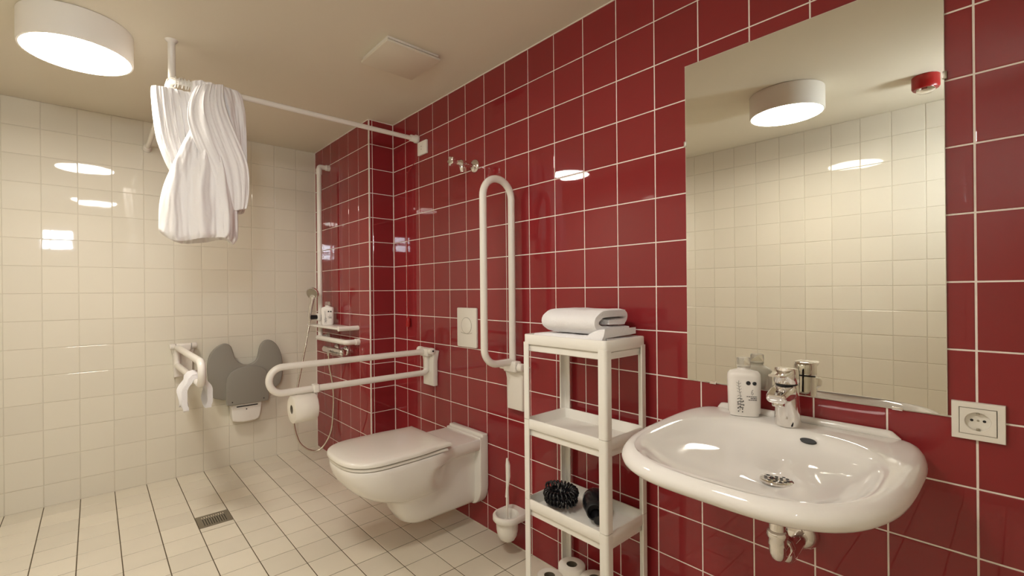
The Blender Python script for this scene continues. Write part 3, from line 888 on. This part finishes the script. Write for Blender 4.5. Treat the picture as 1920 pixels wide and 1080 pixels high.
# ------------------------------------------------------------------ soap bottles
def dispenser(c, ang, s, label, group, clear=True):
    """oval flat-sided bottle with printed front; front faces local -y after rotation"""
    t = thing('soap_bottle', c, label, 'bottle', group)
    R = Matrix.Rotation(ang, 3, 'Z')
    C = Vector(c)
    def tr(p): return C + R @ (Vector(p) * s)
    def ring(hw, hd, z, e=3.2):
        o = []
        for k in range(40):
            a = 2 * PI * k / 40
            ca, sa = math.cos(a), math.sin(a)
            o.append(tr((hw * abs(ca) ** (2 / e) * (1 if ca > 0 else -1), hd * abs(sa) ** (2 / e) * (1 if sa > 0 else -1), z)))
        return o
    MB().loft([ring(0.032, 0.018, 0.0), ring(0.0345, 0.0205, 0.0015), ring(0.0345, 0.0205, 0.006), ring(0.0375, 0.0225, 0.009), ring(0.0395, 0.0235, 0.10), ring(0.0385, 0.0228, 0.110), ring(0.033, 0.020, 0.1165, 2.6), ring(0.018, 0.0155, 0.1205, 2.2), ring(0.0150, 0.0150, 0.122, 2.0), ring(0.0150, 0.0150, 0.130, 2.0)]).build('body', 'bottle_white', t, smooth=45)
    cpx = MB().loft([ring(0.0165, 0.0165, 0.127, 2), ring(0.0165, 0.0165, 0.150, 2), ring(0.0150, 0.0150, 0.152, 2)])
    cpx.build('cap', 'clear', t, smooth=45)
    # print on the front: sprig, two round marks, monogram, three text lines
    ink = MB()
    fy = -0.0236
    def dep(x): 
        q = min(1, abs(x) / 0.0392)
        return -0.0233 * (1 - q ** 3.2) ** (1 / 3.2) - 0.0004
    def stroke(pts, w):
        ink.tube([tr((x, dep(x), z)) for x, z in pts], w * s, n=5)
    def dot(x, z, r):
        pts = [(x + r * 0.55 * math.cos(2 * PI * k / 12), z + r * 0.55 * math.sin(2 * PI * k / 12)) for k in range(12)]
        ink.tube([tr((a, dep(a), b)) for a, b in pts], r * 0.55 * s, n=5, closed=True)
    rnd = random.Random(4)
    stem = [(-0.014, 0.094), (-0.0145, 0.085), (-0.013, 0.072), (-0.0105, 0.058), (-0.0095, 0.044), (-0.010, 0.030), (-0.012, 0.016)]
    stroke(stem, 0.00035)
    for k in range(9):
        z = 0.086 - k * 0.0075
        x = -0.0142 + 0.004 * k / 8
        l = 0.005 + 0.002 * rnd.random()
        stroke([(x, z), (x - l, z + 0.003 * (1 if k < 4 else -1))], 0.0003 if k < 5 else 0.0007)
        stroke([(x, z - 0.002), (x + l, z + 0.002 * (1 if k < 4 else -1))], 0.0003 if k < 5 else 0.0008)
    for x, z in ((-0.016, 0.035), (-0.004, 0.041), (-0.011, 0.026), (-0.003, 0.031), (-0.016, 0.022), (-0.006, 0.020), (-0.015, 0.014), (-0.006, 0.013)):
        dot(x, z, 0.0014)
    dot(0.008, 0.0885, 0.0050); dot(0.022, 0.0880, 0.0046)
    stroke([(0.019, 0.072), (0.016, 0.068), (0.0145, 0.062), (0.017, 0.058), (0.0195, 0.062), (0.0165, 0.065)], 0.00035)
    for k, (a, b) in enumerate(((0.004, 0.027), (0.013, 0.027), (0.008, 0.027))):
        z = 0.0535 - 0.0043 * k
        x = a
        while x < b:
            l = min(b - x, 0.0025 + 0.003 * rnd.random())
            stroke([(x, z), (x + l, z)], 0.00085)
            x += l + 0.0011
    ink.build('printed_label', 'ink', t, smooth=60)
    return t
dispenser((-0.056, -2.098, 0.8015), math.radians(-64), 1.07, 'white soap bottle with black sprig print on the washbasin', 'printed soap bottles')

# ------------------------------------------------------------------ mirror
mi = thing('wall_mirror', (0, -2.2075, 0.87), 'large frameless rectangular mirror above the washbasin', 'mirror')
MB().box(-0.0055, -0.0012, -2.505, -1.910, 0.870, 1.872).build('glass_edge', 'mirror_edge', mi, smooth=0)
MB().box(-0.0060, -0.0054, -2.504, -1.911, 0.871, 1.871).build('mirror_face', 'mirror', mi, smooth=0)
for y, z in ((-1.9095, 1.623), (-2.5055, 1.630)):
    MB().box(-0.0085, -0.0005, y - 0.004, y + 0.004, z - 0.009, z + 0.009, 0.0015).build('clip', 'steel', mi)
for y in (-1.99, -2.42):
    MB().box(-0.0085, -0.0005, y - 0.010, y + 0.010, 0.866, 0.874, 0.0015).build('clip', 'chrome', mi)

# socket
so = thing('wall_socket', (0, -2.5525, 0.8665), 'white square wall socket right of the washbasin', 'socket')
cyk, czk = -2.5515, 0.8665
ins = MB()
sq = []
for k in range(48):
    a = 2 * PI * k / 48 + PI / 4
    ca, sa = math.cos(a), math.sin(a)
    q = 0.0275 / max(abs(ca), abs(sa))
    sq.append((q * ca, q * sa))
cir = [(math.cos(2 * PI * k / 48 + PI / 4), math.sin(2 * PI * k / 48 + PI / 4)) for k in range(48)]
F = lambda L, d, s=1.0: [(d, cyk + a * s, czk + b * s) for a, b in L]
MB().loopring([F(sq, -0.0003, 1.47), F(sq, -0.0085, 1.47), F(sq, -0.0097, 1.44), F(sq, -0.0097, 1.055), F(sq, -0.0085, 1.035), F(sq, -0.0003, 1.035)]).build('cover_frame', 'white_plastic', so, smooth=35)
MB().loft([F(sq, -0.0004, 1.03), F(sq, -0.0010, 1.03)]).build('socket_base', 'black', so, smooth=0)
ins.loft([F(sq, -0.0012), F(sq, -0.0090), F(sq, -0.0106), F(sq, -0.0112, 0.98), F(cir, -0.0112, 0.0205), F(cir, -0.0106, 0.0198), F(cir, -0.0012, 0.0190)], False, True)
si = ins.build('socket_insert', 'white_plastic', so, smooth=40)
for a in (-0.0095, 0.0095):
    MB().lathe([(0.0027, 0.0), (0.0027, 0.0006)], (-0.0012, cyk + a, czk + 0.001), (-1, 0, 0), n=14).build('contact_hole', 'black', si)
MB().lathe([(0.0022, 0.0), (0.0020, 0.001)], (-0.0012, cyk, czk + 0.001), (-1, 0, 0), n=12).build('centre_screw', 'steel', si)
for s_ in (-1, 1):
    MB().box(-0.0098, -0.0012, cyk - 0.0025, cyk + 0.0025, czk + s_ * 0.0172 - 0.002, czk + s_ * 0.0172 + 0.002, 0.0005).build('earth_clip', 'steel', si)

# ------------------------------------------------------------------ emergency pull cord and valve
pc = thing('pull_cord_switch', (0, -0.357, 1.945), 'small white call switch box with red pull cord beside the toilet', 'call switch')
MB().prism(rrect(0.095, 0.078, 0.004, 3), lambda a, b, d: (d, -0.357 + a, 1.987 + b), -0.0003, -0.013, 0.003).build('switch_box', 'white_plastic', pc)
for q in (0.008, -0.008):
    MB().lathe([(0.003, 0), (0.003, 0.001)], (-0.0132, -0.352, 1.988 + q), (-1, 0, 0), n=10).build('indicator', 'steel', pc)
MB().tube([(-0.008, -0.318, 1.952), (-0.014, -0.27, 1.912), (-0.016, -0.205, 1.878), (-0.016, -0.196, 1.862), (-0.016, -0.194, 1.5), (-0.016, -0.194, 1.005)], 0.0016, n=8).build('cord', 'red_plastic', pc)
MB().lathe([(0.003, 0.014), (0.004, 0.006), (0.003, 0)], (-0.006, -0.200, 1.876), (-1, 0, 0), n=10).build('cord_eyelet', 'chrome', pc)
MB().lathe([(0.003, 0.034), (0.010, 0.026), (0.0135, 0.012), (0.0135, -0.020), (0.011, -0.025), (0.0, -0.026)], (-0.016, -0.194, 0.975), n=20).build('pull_handle', 'red_plastic', pc, smooth=50)

va = thing('stop_valve', (0, -0.79, 1.80), 'chrome stop valve high on the red wall', 'valve')
vy, vz = -0.825, 1.784
MB().lathe([(0.034, 0), (0.034, 0.002), (0.028, 0.009), (0.016, 0.012), (0.0, 0.013)], (-0.0003, vy, vz), (-1, 0, 0), n=32).build('rosette', 'chrome', va, smooth=50)
MB().tube([(-0.008, vy, vz), (-0.085, vy, vz)], [0.010, 0.010], n=16).build('pipe_stub', 'chrome', va)
MB().lathe([(0.010, -0.024), (0.016, -0.022), (0.018, -0.008), (0.018, 0.010), (0.013, 0.016), (0.010, 0.026)], (-0.080, vy, vz), (-1, 0, 0), n=20).build('valve_body', 'chrome', va, smooth=50)
MB().lathe([(0.012, 0.0), (0.013, 0.004), (0.013, 0.026), (0.0105, 0.030), (0.0105, 0.036)], (-0.080, vy, vz - 0.006), (0.1, 0.0, -1), n=18).build('outlet', 'chrome', va, smooth=50)
MB().tube([(-0.10, vy, vz), (-0.136, vy, vz)], 0.005, n=12).build('spindle', 'chrome', va)
hp = [( (0.021 + 0.003 * math.cos(5 * 2 * PI * k / 40)) * math.cos(2 * PI * k / 40), (0.021 + 0.003 * math.cos(5 * 2 * PI * k / 40)) * math.sin(2 * PI * k / 40)) for k in range(40)]
MB().prism(hp, lambda a, b, d: (d, vy + a, vz + b), -0.134, -0.152, 0.004, 3).build('hand_knob', 'chrome', va, smooth=50)

# ------------------------------------------------------------------ floor drain
fd = thing('floor_drain', (-0.985, 0.118, 0), 'rectangular steel shower drain grate in the tiled floor', 'drain')
dx0, dx1, dy0, dy1 = -1.058, -0.9115, 0.046, 0.190
gm = MB()
for a, b, c, d in ((dx0, dx1, dy0, dy0 + 0.016), (dx0, dx1, dy1 - 0.016, dy1), (dx0, dx0 + 0.016, dy0 + 0.016, dy1 - 0.016), (dx1 - 0.016, dx1, dy0 + 0.016, dy1 - 0.016)):
    gm.box(a, b, c, d, -0.0014, 0.0012)
gm.build('grate_frame', 'steel', fd, smooth=0)
MB().box(dx0 + 0.015, dx1 - 0.015, dy0 + 0.015, dy1 - 0.015, -0.0015, -0.0008).build('drain_well', 'black', fd, smooth=0)
for k in range(11):
    x = dx0 + 0.020 + k * (dx1 - dx0 - 0.040) / 10
    MB().box(x - 0.0035, x + 0.0035, dy0 + 0.016, dy1 - 0.016, -0.0008, 0.0010).build('grate_bar', 'steel', fd, smooth=0)
# short filler tile next to the drain
MB().box(-1.058, -0.9115, 0.0018, 0.0445, -0.0016, 0.0).build('cut_tile', 'floor_tile', fl, smooth=0)

# ------------------------------------------------------------------ folding shower seat
ss = thing('folding_shower_bench', (-0.66, YB, 0.29), 'grey horseshoe shower seat folded up on the cream wall', 'shower seat')
def px_prof(pts): return pts
SO = [(-0.862, 0.478), (-0.872, 0.500), (-0.888, 0.56), (-0.896, 0.63), (-0.898, 0.70), (-0.886, 0.765), (-0.848, 0.812), (-0.800, 0.836), (-0.763, 0.820), (-0.748, 0.772), (-0.738, 0.722), (-0.702, 0.688), (-0.655, 0.676),
      (-0.610, 0.697), (-0.596, 0.740), (-0.588, 0.798), (-0.558, 0.835), (-0.516, 0.838), (-0.473, 0.800), (-0.446, 0.735), (-0.436, 0.650), (-0.442, 0.560), (-0.462, 0.515), (-0.520, 0.482), (-0.560, 0.455), (-0.70, 0.447), (-0.80, 0.456), (-0.840, 0.472)]
def smooth_closed(pts, it=2):
    P = [Vector(p) for p in pts]
    for _ in range(it):
        Q = []
        for i in range(len(P)):
            a, b = P[i], P[(i + 1) % len(P)]
            Q += [a * 0.75 + b * 0.25, a * 0.25 + b * 0.75]
        P = Q
    return [(p.x, p.y) for p in P]
PXS = lambda a, b, d: (a, YB - d, b)
MB().prism(smooth_closed(SO), PXS, 0.055, 0.085, 0.008, 3).build('seat_panel', 'grey_seat', ss, smooth=60)
SI = [(-0.785, 0.420), (-0.793, 0.424), (-0.795, 0.45), (-0.795, 0.56), (-0.783, 0.62), (-0.740, 0.658), (-0.678, 0.674), (-0.618, 0.668), (-0.563, 0.65), (-0.538, 0.60), (-0.533, 0.45), (-0.535, 0.424), (-0.543, 0.420)]
MB().prism(smooth_closed(SI), PXS, 0.080, 0.097, 0.005, 3).build('hinge_panel', 'grey_seat', ss, smooth=60)
BO2 = [(-0.750, 0.302), (-0.757, 0.33), (-0.763, 0.44), (-0.571, 0.44), (-0.581, 0.33), (-0.597, 0.298), (-0.675, 0.292)]
MB().prism(smooth_closed(BO2, 1), PXS, 0.0, 0.072, 0.008, 3).build('wall_bracket', 'white_plastic', ss, smooth=50)
MB().box(-0.730, -0.600, YB - 0.0745, YB - 0.068, 0.398, 0.405, 0.001).build('bracket_slot', 'black', ss)
MB().lathe([(0.004, 0), (0.004, 0.002)], (-0.670, YB - 0.0725, 0.380), (0, -1, 0), n=12).build('bracket_lock', 'black', ss)
for x in (-0.772, -0.556):
    MB().lathe([(0.010, -0.012), (0.010, 0.012)], (x, YB - 0.075, 0.432), (1, 0, 0), n=18).build('hinge', 'grey_seat', ss)
    MB().lathe([(0.004, 0), (0.004, 0.002)], (x + (0.012 if x < -0.66 else -0.012), YB - 0.098, 0.442), (0, -1, 0), n=12).build('hinge_screw', 'black', ss)

# ------------------------------------------------------------------ shower fittings on the pier
GX, GY = -0.242, 0.620
gr = thing('shower_grab_bar', (GX, GY, 0.845), 'white L-shaped shower grab bar on the red pier', 'grab bar')
MB().tube(bez([(XB - 0.001, GY, 2.045), (GX, GY, 2.045), (GX, GY, 0.845)], [0, 0.012, 0], 5), 0.0165, n=18).build('upright', 'rail', gr, smooth=60)
MB().tube(bez([(XB - 0.001, 0.655, 0.845), (GX - 0.010, 0.655, 0.845), (GX - 0.010, 0.160, 0.845), (XB - 0.001, 0.160, 0.845)], [0, 0.02, 0.02, 0], 5), 0.0165, n=18).build('cross_bar', 'rail', gr, smooth=60)
for y, z in ((GY, 2.045), (0.160, 0.845), (0.655, 0.845)):
    MB().lathe([(0.0205, 0), (0.0205, 0.026), (0.018, 0.028)], (XB - 0.0002, y, z), (-1, 0, 0), n=24).build('wall_flange', 'rail', gr, smooth=50)
MB().lathe([(0.0185, -0.02), (0.0195, -0.018), (0.0195, 0.018), (0.0185, 0.02)], (GX, GY, 2.010), n=24).build('collar', 'rail', gr, smooth=50)

sf = thing('shower_shelf', (XB, 0.42, 0.93), 'narrow white shower shelf above the grab bar on the red pier', 'shelf')
MB().box(-0.292, XB - 0.0005, 0.180, 0.720, 0.928, 0.938, 0.002).build('shelf_board', 'rail', sf)
MB().tube([(-0.300, 0.168, 0.933), (XB - 0.0005, 0.168, 0.933)], 0.0150, n=16).build('end_tube', 'rail', sf)
MB().tube([(-0.292, 0.180, 0.931), (-0.292, 0.722, 0.931)], 0.0075, n=10).build('front_edge', 'rail', sf)

dispenser((-0.232, 0.510, 0.9382), math.radians(-28), 1.05, 'white printed soap bottle on the shower shelf', 'printed soap bottles')

mx = thing('shower_mixer', (XB, 0.40, 0.77), 'chrome shower mixer tap on the red pier below the grab bar', 'mixer tap')
zm = 0.770
MB().tube([(-0.232, 0.575, zm), (-0.232, 0.560, zm), (-0.232, 0.305, zm), (-0.232, 0.290, zm)], [0.017, 0.0225, 0.0225, 0.017], n=22).build('mixer_body', 'chrome', mx, smooth=50)
for y in (0.505, 0.355):
    MB().lathe([(0.033, 0), (0.033, 0.004), (0.026, 0.014), (0.014, 0.018), (0.014, 0.06)], (XB - 0.0003, y, zm), (-1, 0, 0), n=26).build('wall_connection', 'chrome', mx, smooth=50)
MB().lathe([(0.021, 0.0), (0.023, 0.004), (0.023, 0.034), (0.018, 0.040), (0.0, 0.041)], (-0.232, 0.292, zm), (0, -1, 0), n=24).build('temperature_knob', 'chrome', mx, smooth=50)
MB().lathe([(0.010, 0.0), (0.010, 0.024), (0.008, 0.026)], (-0.232, 0.50, zm - 0.016), (0, 0, -1), n=16).build('hose_outlet', 'chrome', mx)

hs = thing('hand_shower', (GX, GY, 0.97), 'chrome hand shower with metal hose clipped to the upright bar', 'hand shower')
zk = 0.990
MB().box(GX - 0.026, GX + 0.026, GY - 0.026, GY + 0.026, zk - 0.026, zk + 0.026, 0.008, 3).build('slider', 'rail', hs)
MB().box(GX - 0.004, GX + 0.030, GY - 0.032, GY - 0.020, zk - 0.022, zk + 0.020, 0.005, 3).build('slider_lock', 'black', hs)
hx_, hy_ = -0.318, 0.612
MB().tube([(GX - 0.020, GY - 0.006, zk), (hx_, hy_, zk)], [0.014, 0.017], n=16).build('swivel_clip', 'black', hs)
MB().tube([(hx_, hy_, zk - 0.022), (hx_ - 0.001, hy_, zk + 0.02), (hx_ + 0.004, hy_ - 0.010, 1.065), (hx_ + 0.008, hy_ - 0.022, 1.110), (hx_ + 0.010, hy_ - 0.034, 1.140)], [0.011, 0.0125, 0.0145, 0.017, 0.020], n=18).build('handle', 'chrome', hs, smooth=60)
hn = Vector((-0.70, -0.66, -0.28)).normalized()
hh = MB().lathe([(0.012, -0.022), (0.030, -0.016), (0.041, -0.004), (0.043, 0.006), (0.040, 0.012), (0.0, 0.013)], (hx_ + 0.010, hy_ - 0.034, 1.158), hn, n=32).build('shower_head', 'chrome', hs, smooth=50)
MB().lathe([(0.036, 0.0), (0.036, 0.0018), (0.0, 0.0022)], Vector((hx_ + 0.010, hy_ - 0.034, 1.158)) + hn * 0.0122, hn, n=32).build('spray_face', 'steel', hh)
hose_pts = [(-0.232, 0.500, 0.735), (-0.228, 0.500, 0.66), (-0.195, 0.52, 0.50), (-0.187, 0.54, 0.34), (-0.200, 0.56, 0.18), (-0.262, 0.575, 0.080), (-0.330, 0.59, 0.080), (-0.400, 0.60, 0.15), (-0.436, 0.60, 0.29), (-0.430, 0.60, 0.42), (-0.400, 0.602, 0.56), (-0.350, 0.606, 0.80), (-0.326, 0.610, 0.92), (hx_, hy_, zk - 0.02)]
def catmull(pts, n=8):
    P = [Vector(p) for p in pts]
    out = []
    for i in range(len(P) - 1):
        p0, p1, p2, p3 = P[max(0, i - 1)], P[i], P[i + 1], P[min(len(P) - 1, i + 2)]
        for k in range(n):
            t = k / n
            out.append(0.5 * ((2 * p1) + (p2 - p0) * t + (2 * p0 - 5 * p1 + 4 * p2 - p3) * t * t + (3 * p1 - p0 - 3 * p2 + p3) * t ** 3))
    out.append(P[-1])
    return out
MB().tube(catmull(hose_pts), 0.0062, n=12).build('hose', 'hose', hs, smooth=60)

# ------------------------------------------------------------------ curtain rail and curtain
RY, RZ, RXC = -0.296, 2.052, -1.192
cr = thing('curtain_rail', (RXC, RY, RZ), 'white L-shaped shower curtain rail hung below the ceiling', 'curtain rail')
MB().tube(bez([(-0.001, RY, RZ), (RXC, RY, RZ), (RXC, YB - 0.001, RZ)], [0, 0.03, 0], 6), 0.0125, n=16).build('rail_pipe', 'rail', cr, smooth=60)
MB().lathe([(0.0135, -0.16), (0.0135, -0.012), (0.020, -0.006), (0.024, 0.0)], (RXC, RY, H), n=24).build('ceiling_post', 'rail', cr, smooth=50)
MB().lathe([(0.022, 0.0005), (0.024, 0.004), (0.024, 0.020), (0.019, 0.026), (0.019, 0.050), (0.017, 0.052)], (0, RY, RZ), (-1, 0, 0), n=24).build('wall_flange', 'rail', cr, smooth=50)
MB().lathe([(0.022, 0.0005), (0.024, 0.004), (0.024, 0.020), (0.019, 0.026), (0.019, 0.050), (0.017, 0.052)], (RXC, YB, RZ), (0, -1, 0), n=24).build('wall_flange', 'rail', cr, smooth=50)

cu = thing('shower_curtain', (-1.09, RY, 1.38), 'white shower curtain gathered and knotted up on its rail', 'curtain')
def fold_loft(stations, pleats, amp, phase, sub=9, n=200, twist=0.0, fine=0.0, soft=1.0, wr=0.004, hollow=0.0):
    """stations: (z, x0, x1, ycentre, halfdepth); pleated closed cross sections, spline between them"""
    St = [Vector((s[0], s[1], s[2])) for s in stations]
    Sb = [Vector((s[3], s[4], 0)) for s in stations]
    A, B = catmull(St, sub), catmull(Sb, sub)
    rings = []
    for i, (a, b) in enumerate(zip(A, B)):
        t = i / (len(A) - 1)
        z, x0, x1 = a; yc, hd_, _ = b
        cx, hw = (x0 + x1) / 2, (x1 - x0) / 2
        rg = []
        for k in range(n):
            th = 2 * PI * k / n
            e = 2 / 2.5
            ca, sa = math.cos(th), math.sin(th)
            sx = abs(ca) ** e * (1 if ca > 0 else -1); sy = abs(sa) ** e * (1 if sa > 0 else -1)
            u = sx * pleats / 2
            pl_ = math.sin(2 * PI * u + phase + twist * t + 0.9 * math.sin(1.7 * u + phase)) + 0.45 * soft * math.sin(4.6 * PI * u + 2 * phase + 2.5 * t) + 0.22 * soft * math.sin(9.3 * PI * u + phase * 3 + 4 * t)
            dpt = amp * pl_ * (abs(sa) ** 0.5) * min(1.0, 0.45 + 1.1 * t if t < 0.5 else 1.0)
            rg.append((cx + hw * sx + 0.25 * amp * math.sin(6 * t + phase + 3 * sy), yc + hd_ * sy + dpt * (1 if sa < 0 else 0.4), z + fine * math.sin(3 * th + phase) * t))
        if wr:
            q = []
            for x, y, z in rg:
                w_ = noise.noise(Vector((x * 38 + phase, y * 20, z * 6 + 0.4 * x * 38))) + 0.6 * noise.noise(Vector((x * 90, y * 40, z * 11 + phase)))
                q.append((x, y + wr * w_, z))
            rg = q
        rings.append(rg)
    if hollow:
        last = rings[-1]
        c = sum((Vector(p) for p in last), Vector()) / len(last)
        for f_, dz_ in ((0.93, 0.004), (0.90, 0.03), (0.80, hollow)):
            rings.append([(c.x + (p[0] - c.x) * f_, c.y + (p[1] - c.y) * f_, p[2] + dz_) for p in last])
    return MB().loft(rings)
# left drape from the rail corner down behind the knot
d1 = fold_loft([(2.008, -1.262, -1.085, -0.290, 0.034), (1.985, -1.264, -1.070, -0.285, 0.046), (1.90, -1.258, -1.060, -0.290, 0.052), (1.80, -1.245, -1.050, -0.295, 0.052), (1.72, -1.222, -1.045, -0.300, 0.048), (1.655, -1.196, -1.060, -0.305, 0.040), (1.60, -1.17, -1.07, -0.305, 0.03)], 8, 0.0055, 0.4, twist=0.6, wr=0.007)
d1.build('left_drape', 'curtain', cu, smooth=80)
# right drape over the rail
d2 = fold_loft([(2.074, -1.095, -0.965, -0.296, 0.020), (2.060, -1.125, -0.935, -0.296, 0.034), (1.99, -1.118, -0.918, -0.296, 0.046), (1.90, -1.085, -0.915, -0.298, 0.050), (1.80, -1.065, -0.912, -0.298, 0.052), (1.70, -1.045, -0.910, -0.296, 0.050), (1.60, -1.030, -0.914, -0.290, 0.042), (1.535, -1.000, -0.922, -0.285, 0.030), (1.52, -0.985, -0.935, -0.285, 0.02)], 3.5, 0.008, 2.1, twist=-1.5, soft=0.6, wr=0.010)
d2.build('right_drape', 'curtain', cu, smooth=80)
# front wrap crossing down into the lower skirt
d3 = fold_loft([(1.905, -1.105, -1.075, -0.335, 0.014), (1.85, -1.132, -1.050, -0.345, 0.030), (1.76, -1.172, -1.010, -0.350, 0.045), (1.68, -1.204, -0.985, -0.350, 0.055), (1.60, -1.230, -0.972, -0.345, 0.062), (1.52, -1.242, -0.965, -0.340, 0.068), (1.44, -1.243, -0.961, -0.338, 0.070), (1.405, -1.240, -0.962, -0.338, 0.070), (1.385, -1.225, -0.975, -0.336, 0.062)], 2.6, 0.015, 5.2, twist=0.7, fine=0.012, soft=0.35, wr=0.011, hollow=0.06)
d3.build('lower_skirt', 'curtain', cu, smooth=80)
# diagonal band from the right top to the left waist
band = []
cpts = catmull([(-1.060, -0.330, 2.055), (-1.075, -0.352, 1.98), (-1.072, -0.372, 1.90), (-1.045, -0.392, 1.80), (-1.005, -0.388, 1.70), (-0.985, -0.375, 1.60), (-0.978, -0.360, 1.52)], 6)
for i, c in enumerate(cpts):
    t = i / (len(cpts) - 1)
    w = 0.050 + 0.030 * math.sin(PI * t)
    rg = []
    for k in range(96):
        th = 2 * PI * k / 96
        xx = c.x + w * math.cos(th); zz = c.z + 0.3 * w * math.cos(th)
        fold = 0.004 * math.sin(5 * math.cos(th) + 2 * t) + 0.010 * noise.noise(Vector((math.cos(th) * 5 + t, t * 1.5, 1.0))) + 0.006 * noise.noise(Vector((math.cos(th) * 12 + t, t * 2.5, 4.0)))
        rg.append((xx, c.y + 0.018 * math.sin(th) + fold * (1 if math.sin(th) < 0 else 0), zz))
    band.append(rg)
MB().loft(band).build('crossing_fold', 'curtain', cu, smooth=80)
for k in range(11):
    x = -1.180 + 0.0115 * k
    tilt = 0.25 * math.sin(k * 1.7)
    MB().tube([(x + 0.012 * tilt * math.sin(2 * PI * q / 20), RY + 0.0165 * math.cos(2 * PI * q / 20), RZ - 0.004 + 0.0205 * math.sin(2 * PI * q / 20)) for q in range(20)], 0.0020, n=6, closed=True).build('curtain_ring', 'white_plastic', cu, smooth=60)
for k in range(5):
    y = RY + 0.022 + 0.014 * k
    MB().tube([(RXC + 0.0165 * math.cos(2 * PI * q / 20), y + 0.004 * math.sin(2 * PI * q / 20 + k), RZ - 0.004 + 0.0205 * math.sin(2 * PI * q / 20)) for q in range(20)], 0.0020, n=6, closed=True).build('curtain_ring', 'white_plastic', cu, smooth=60)
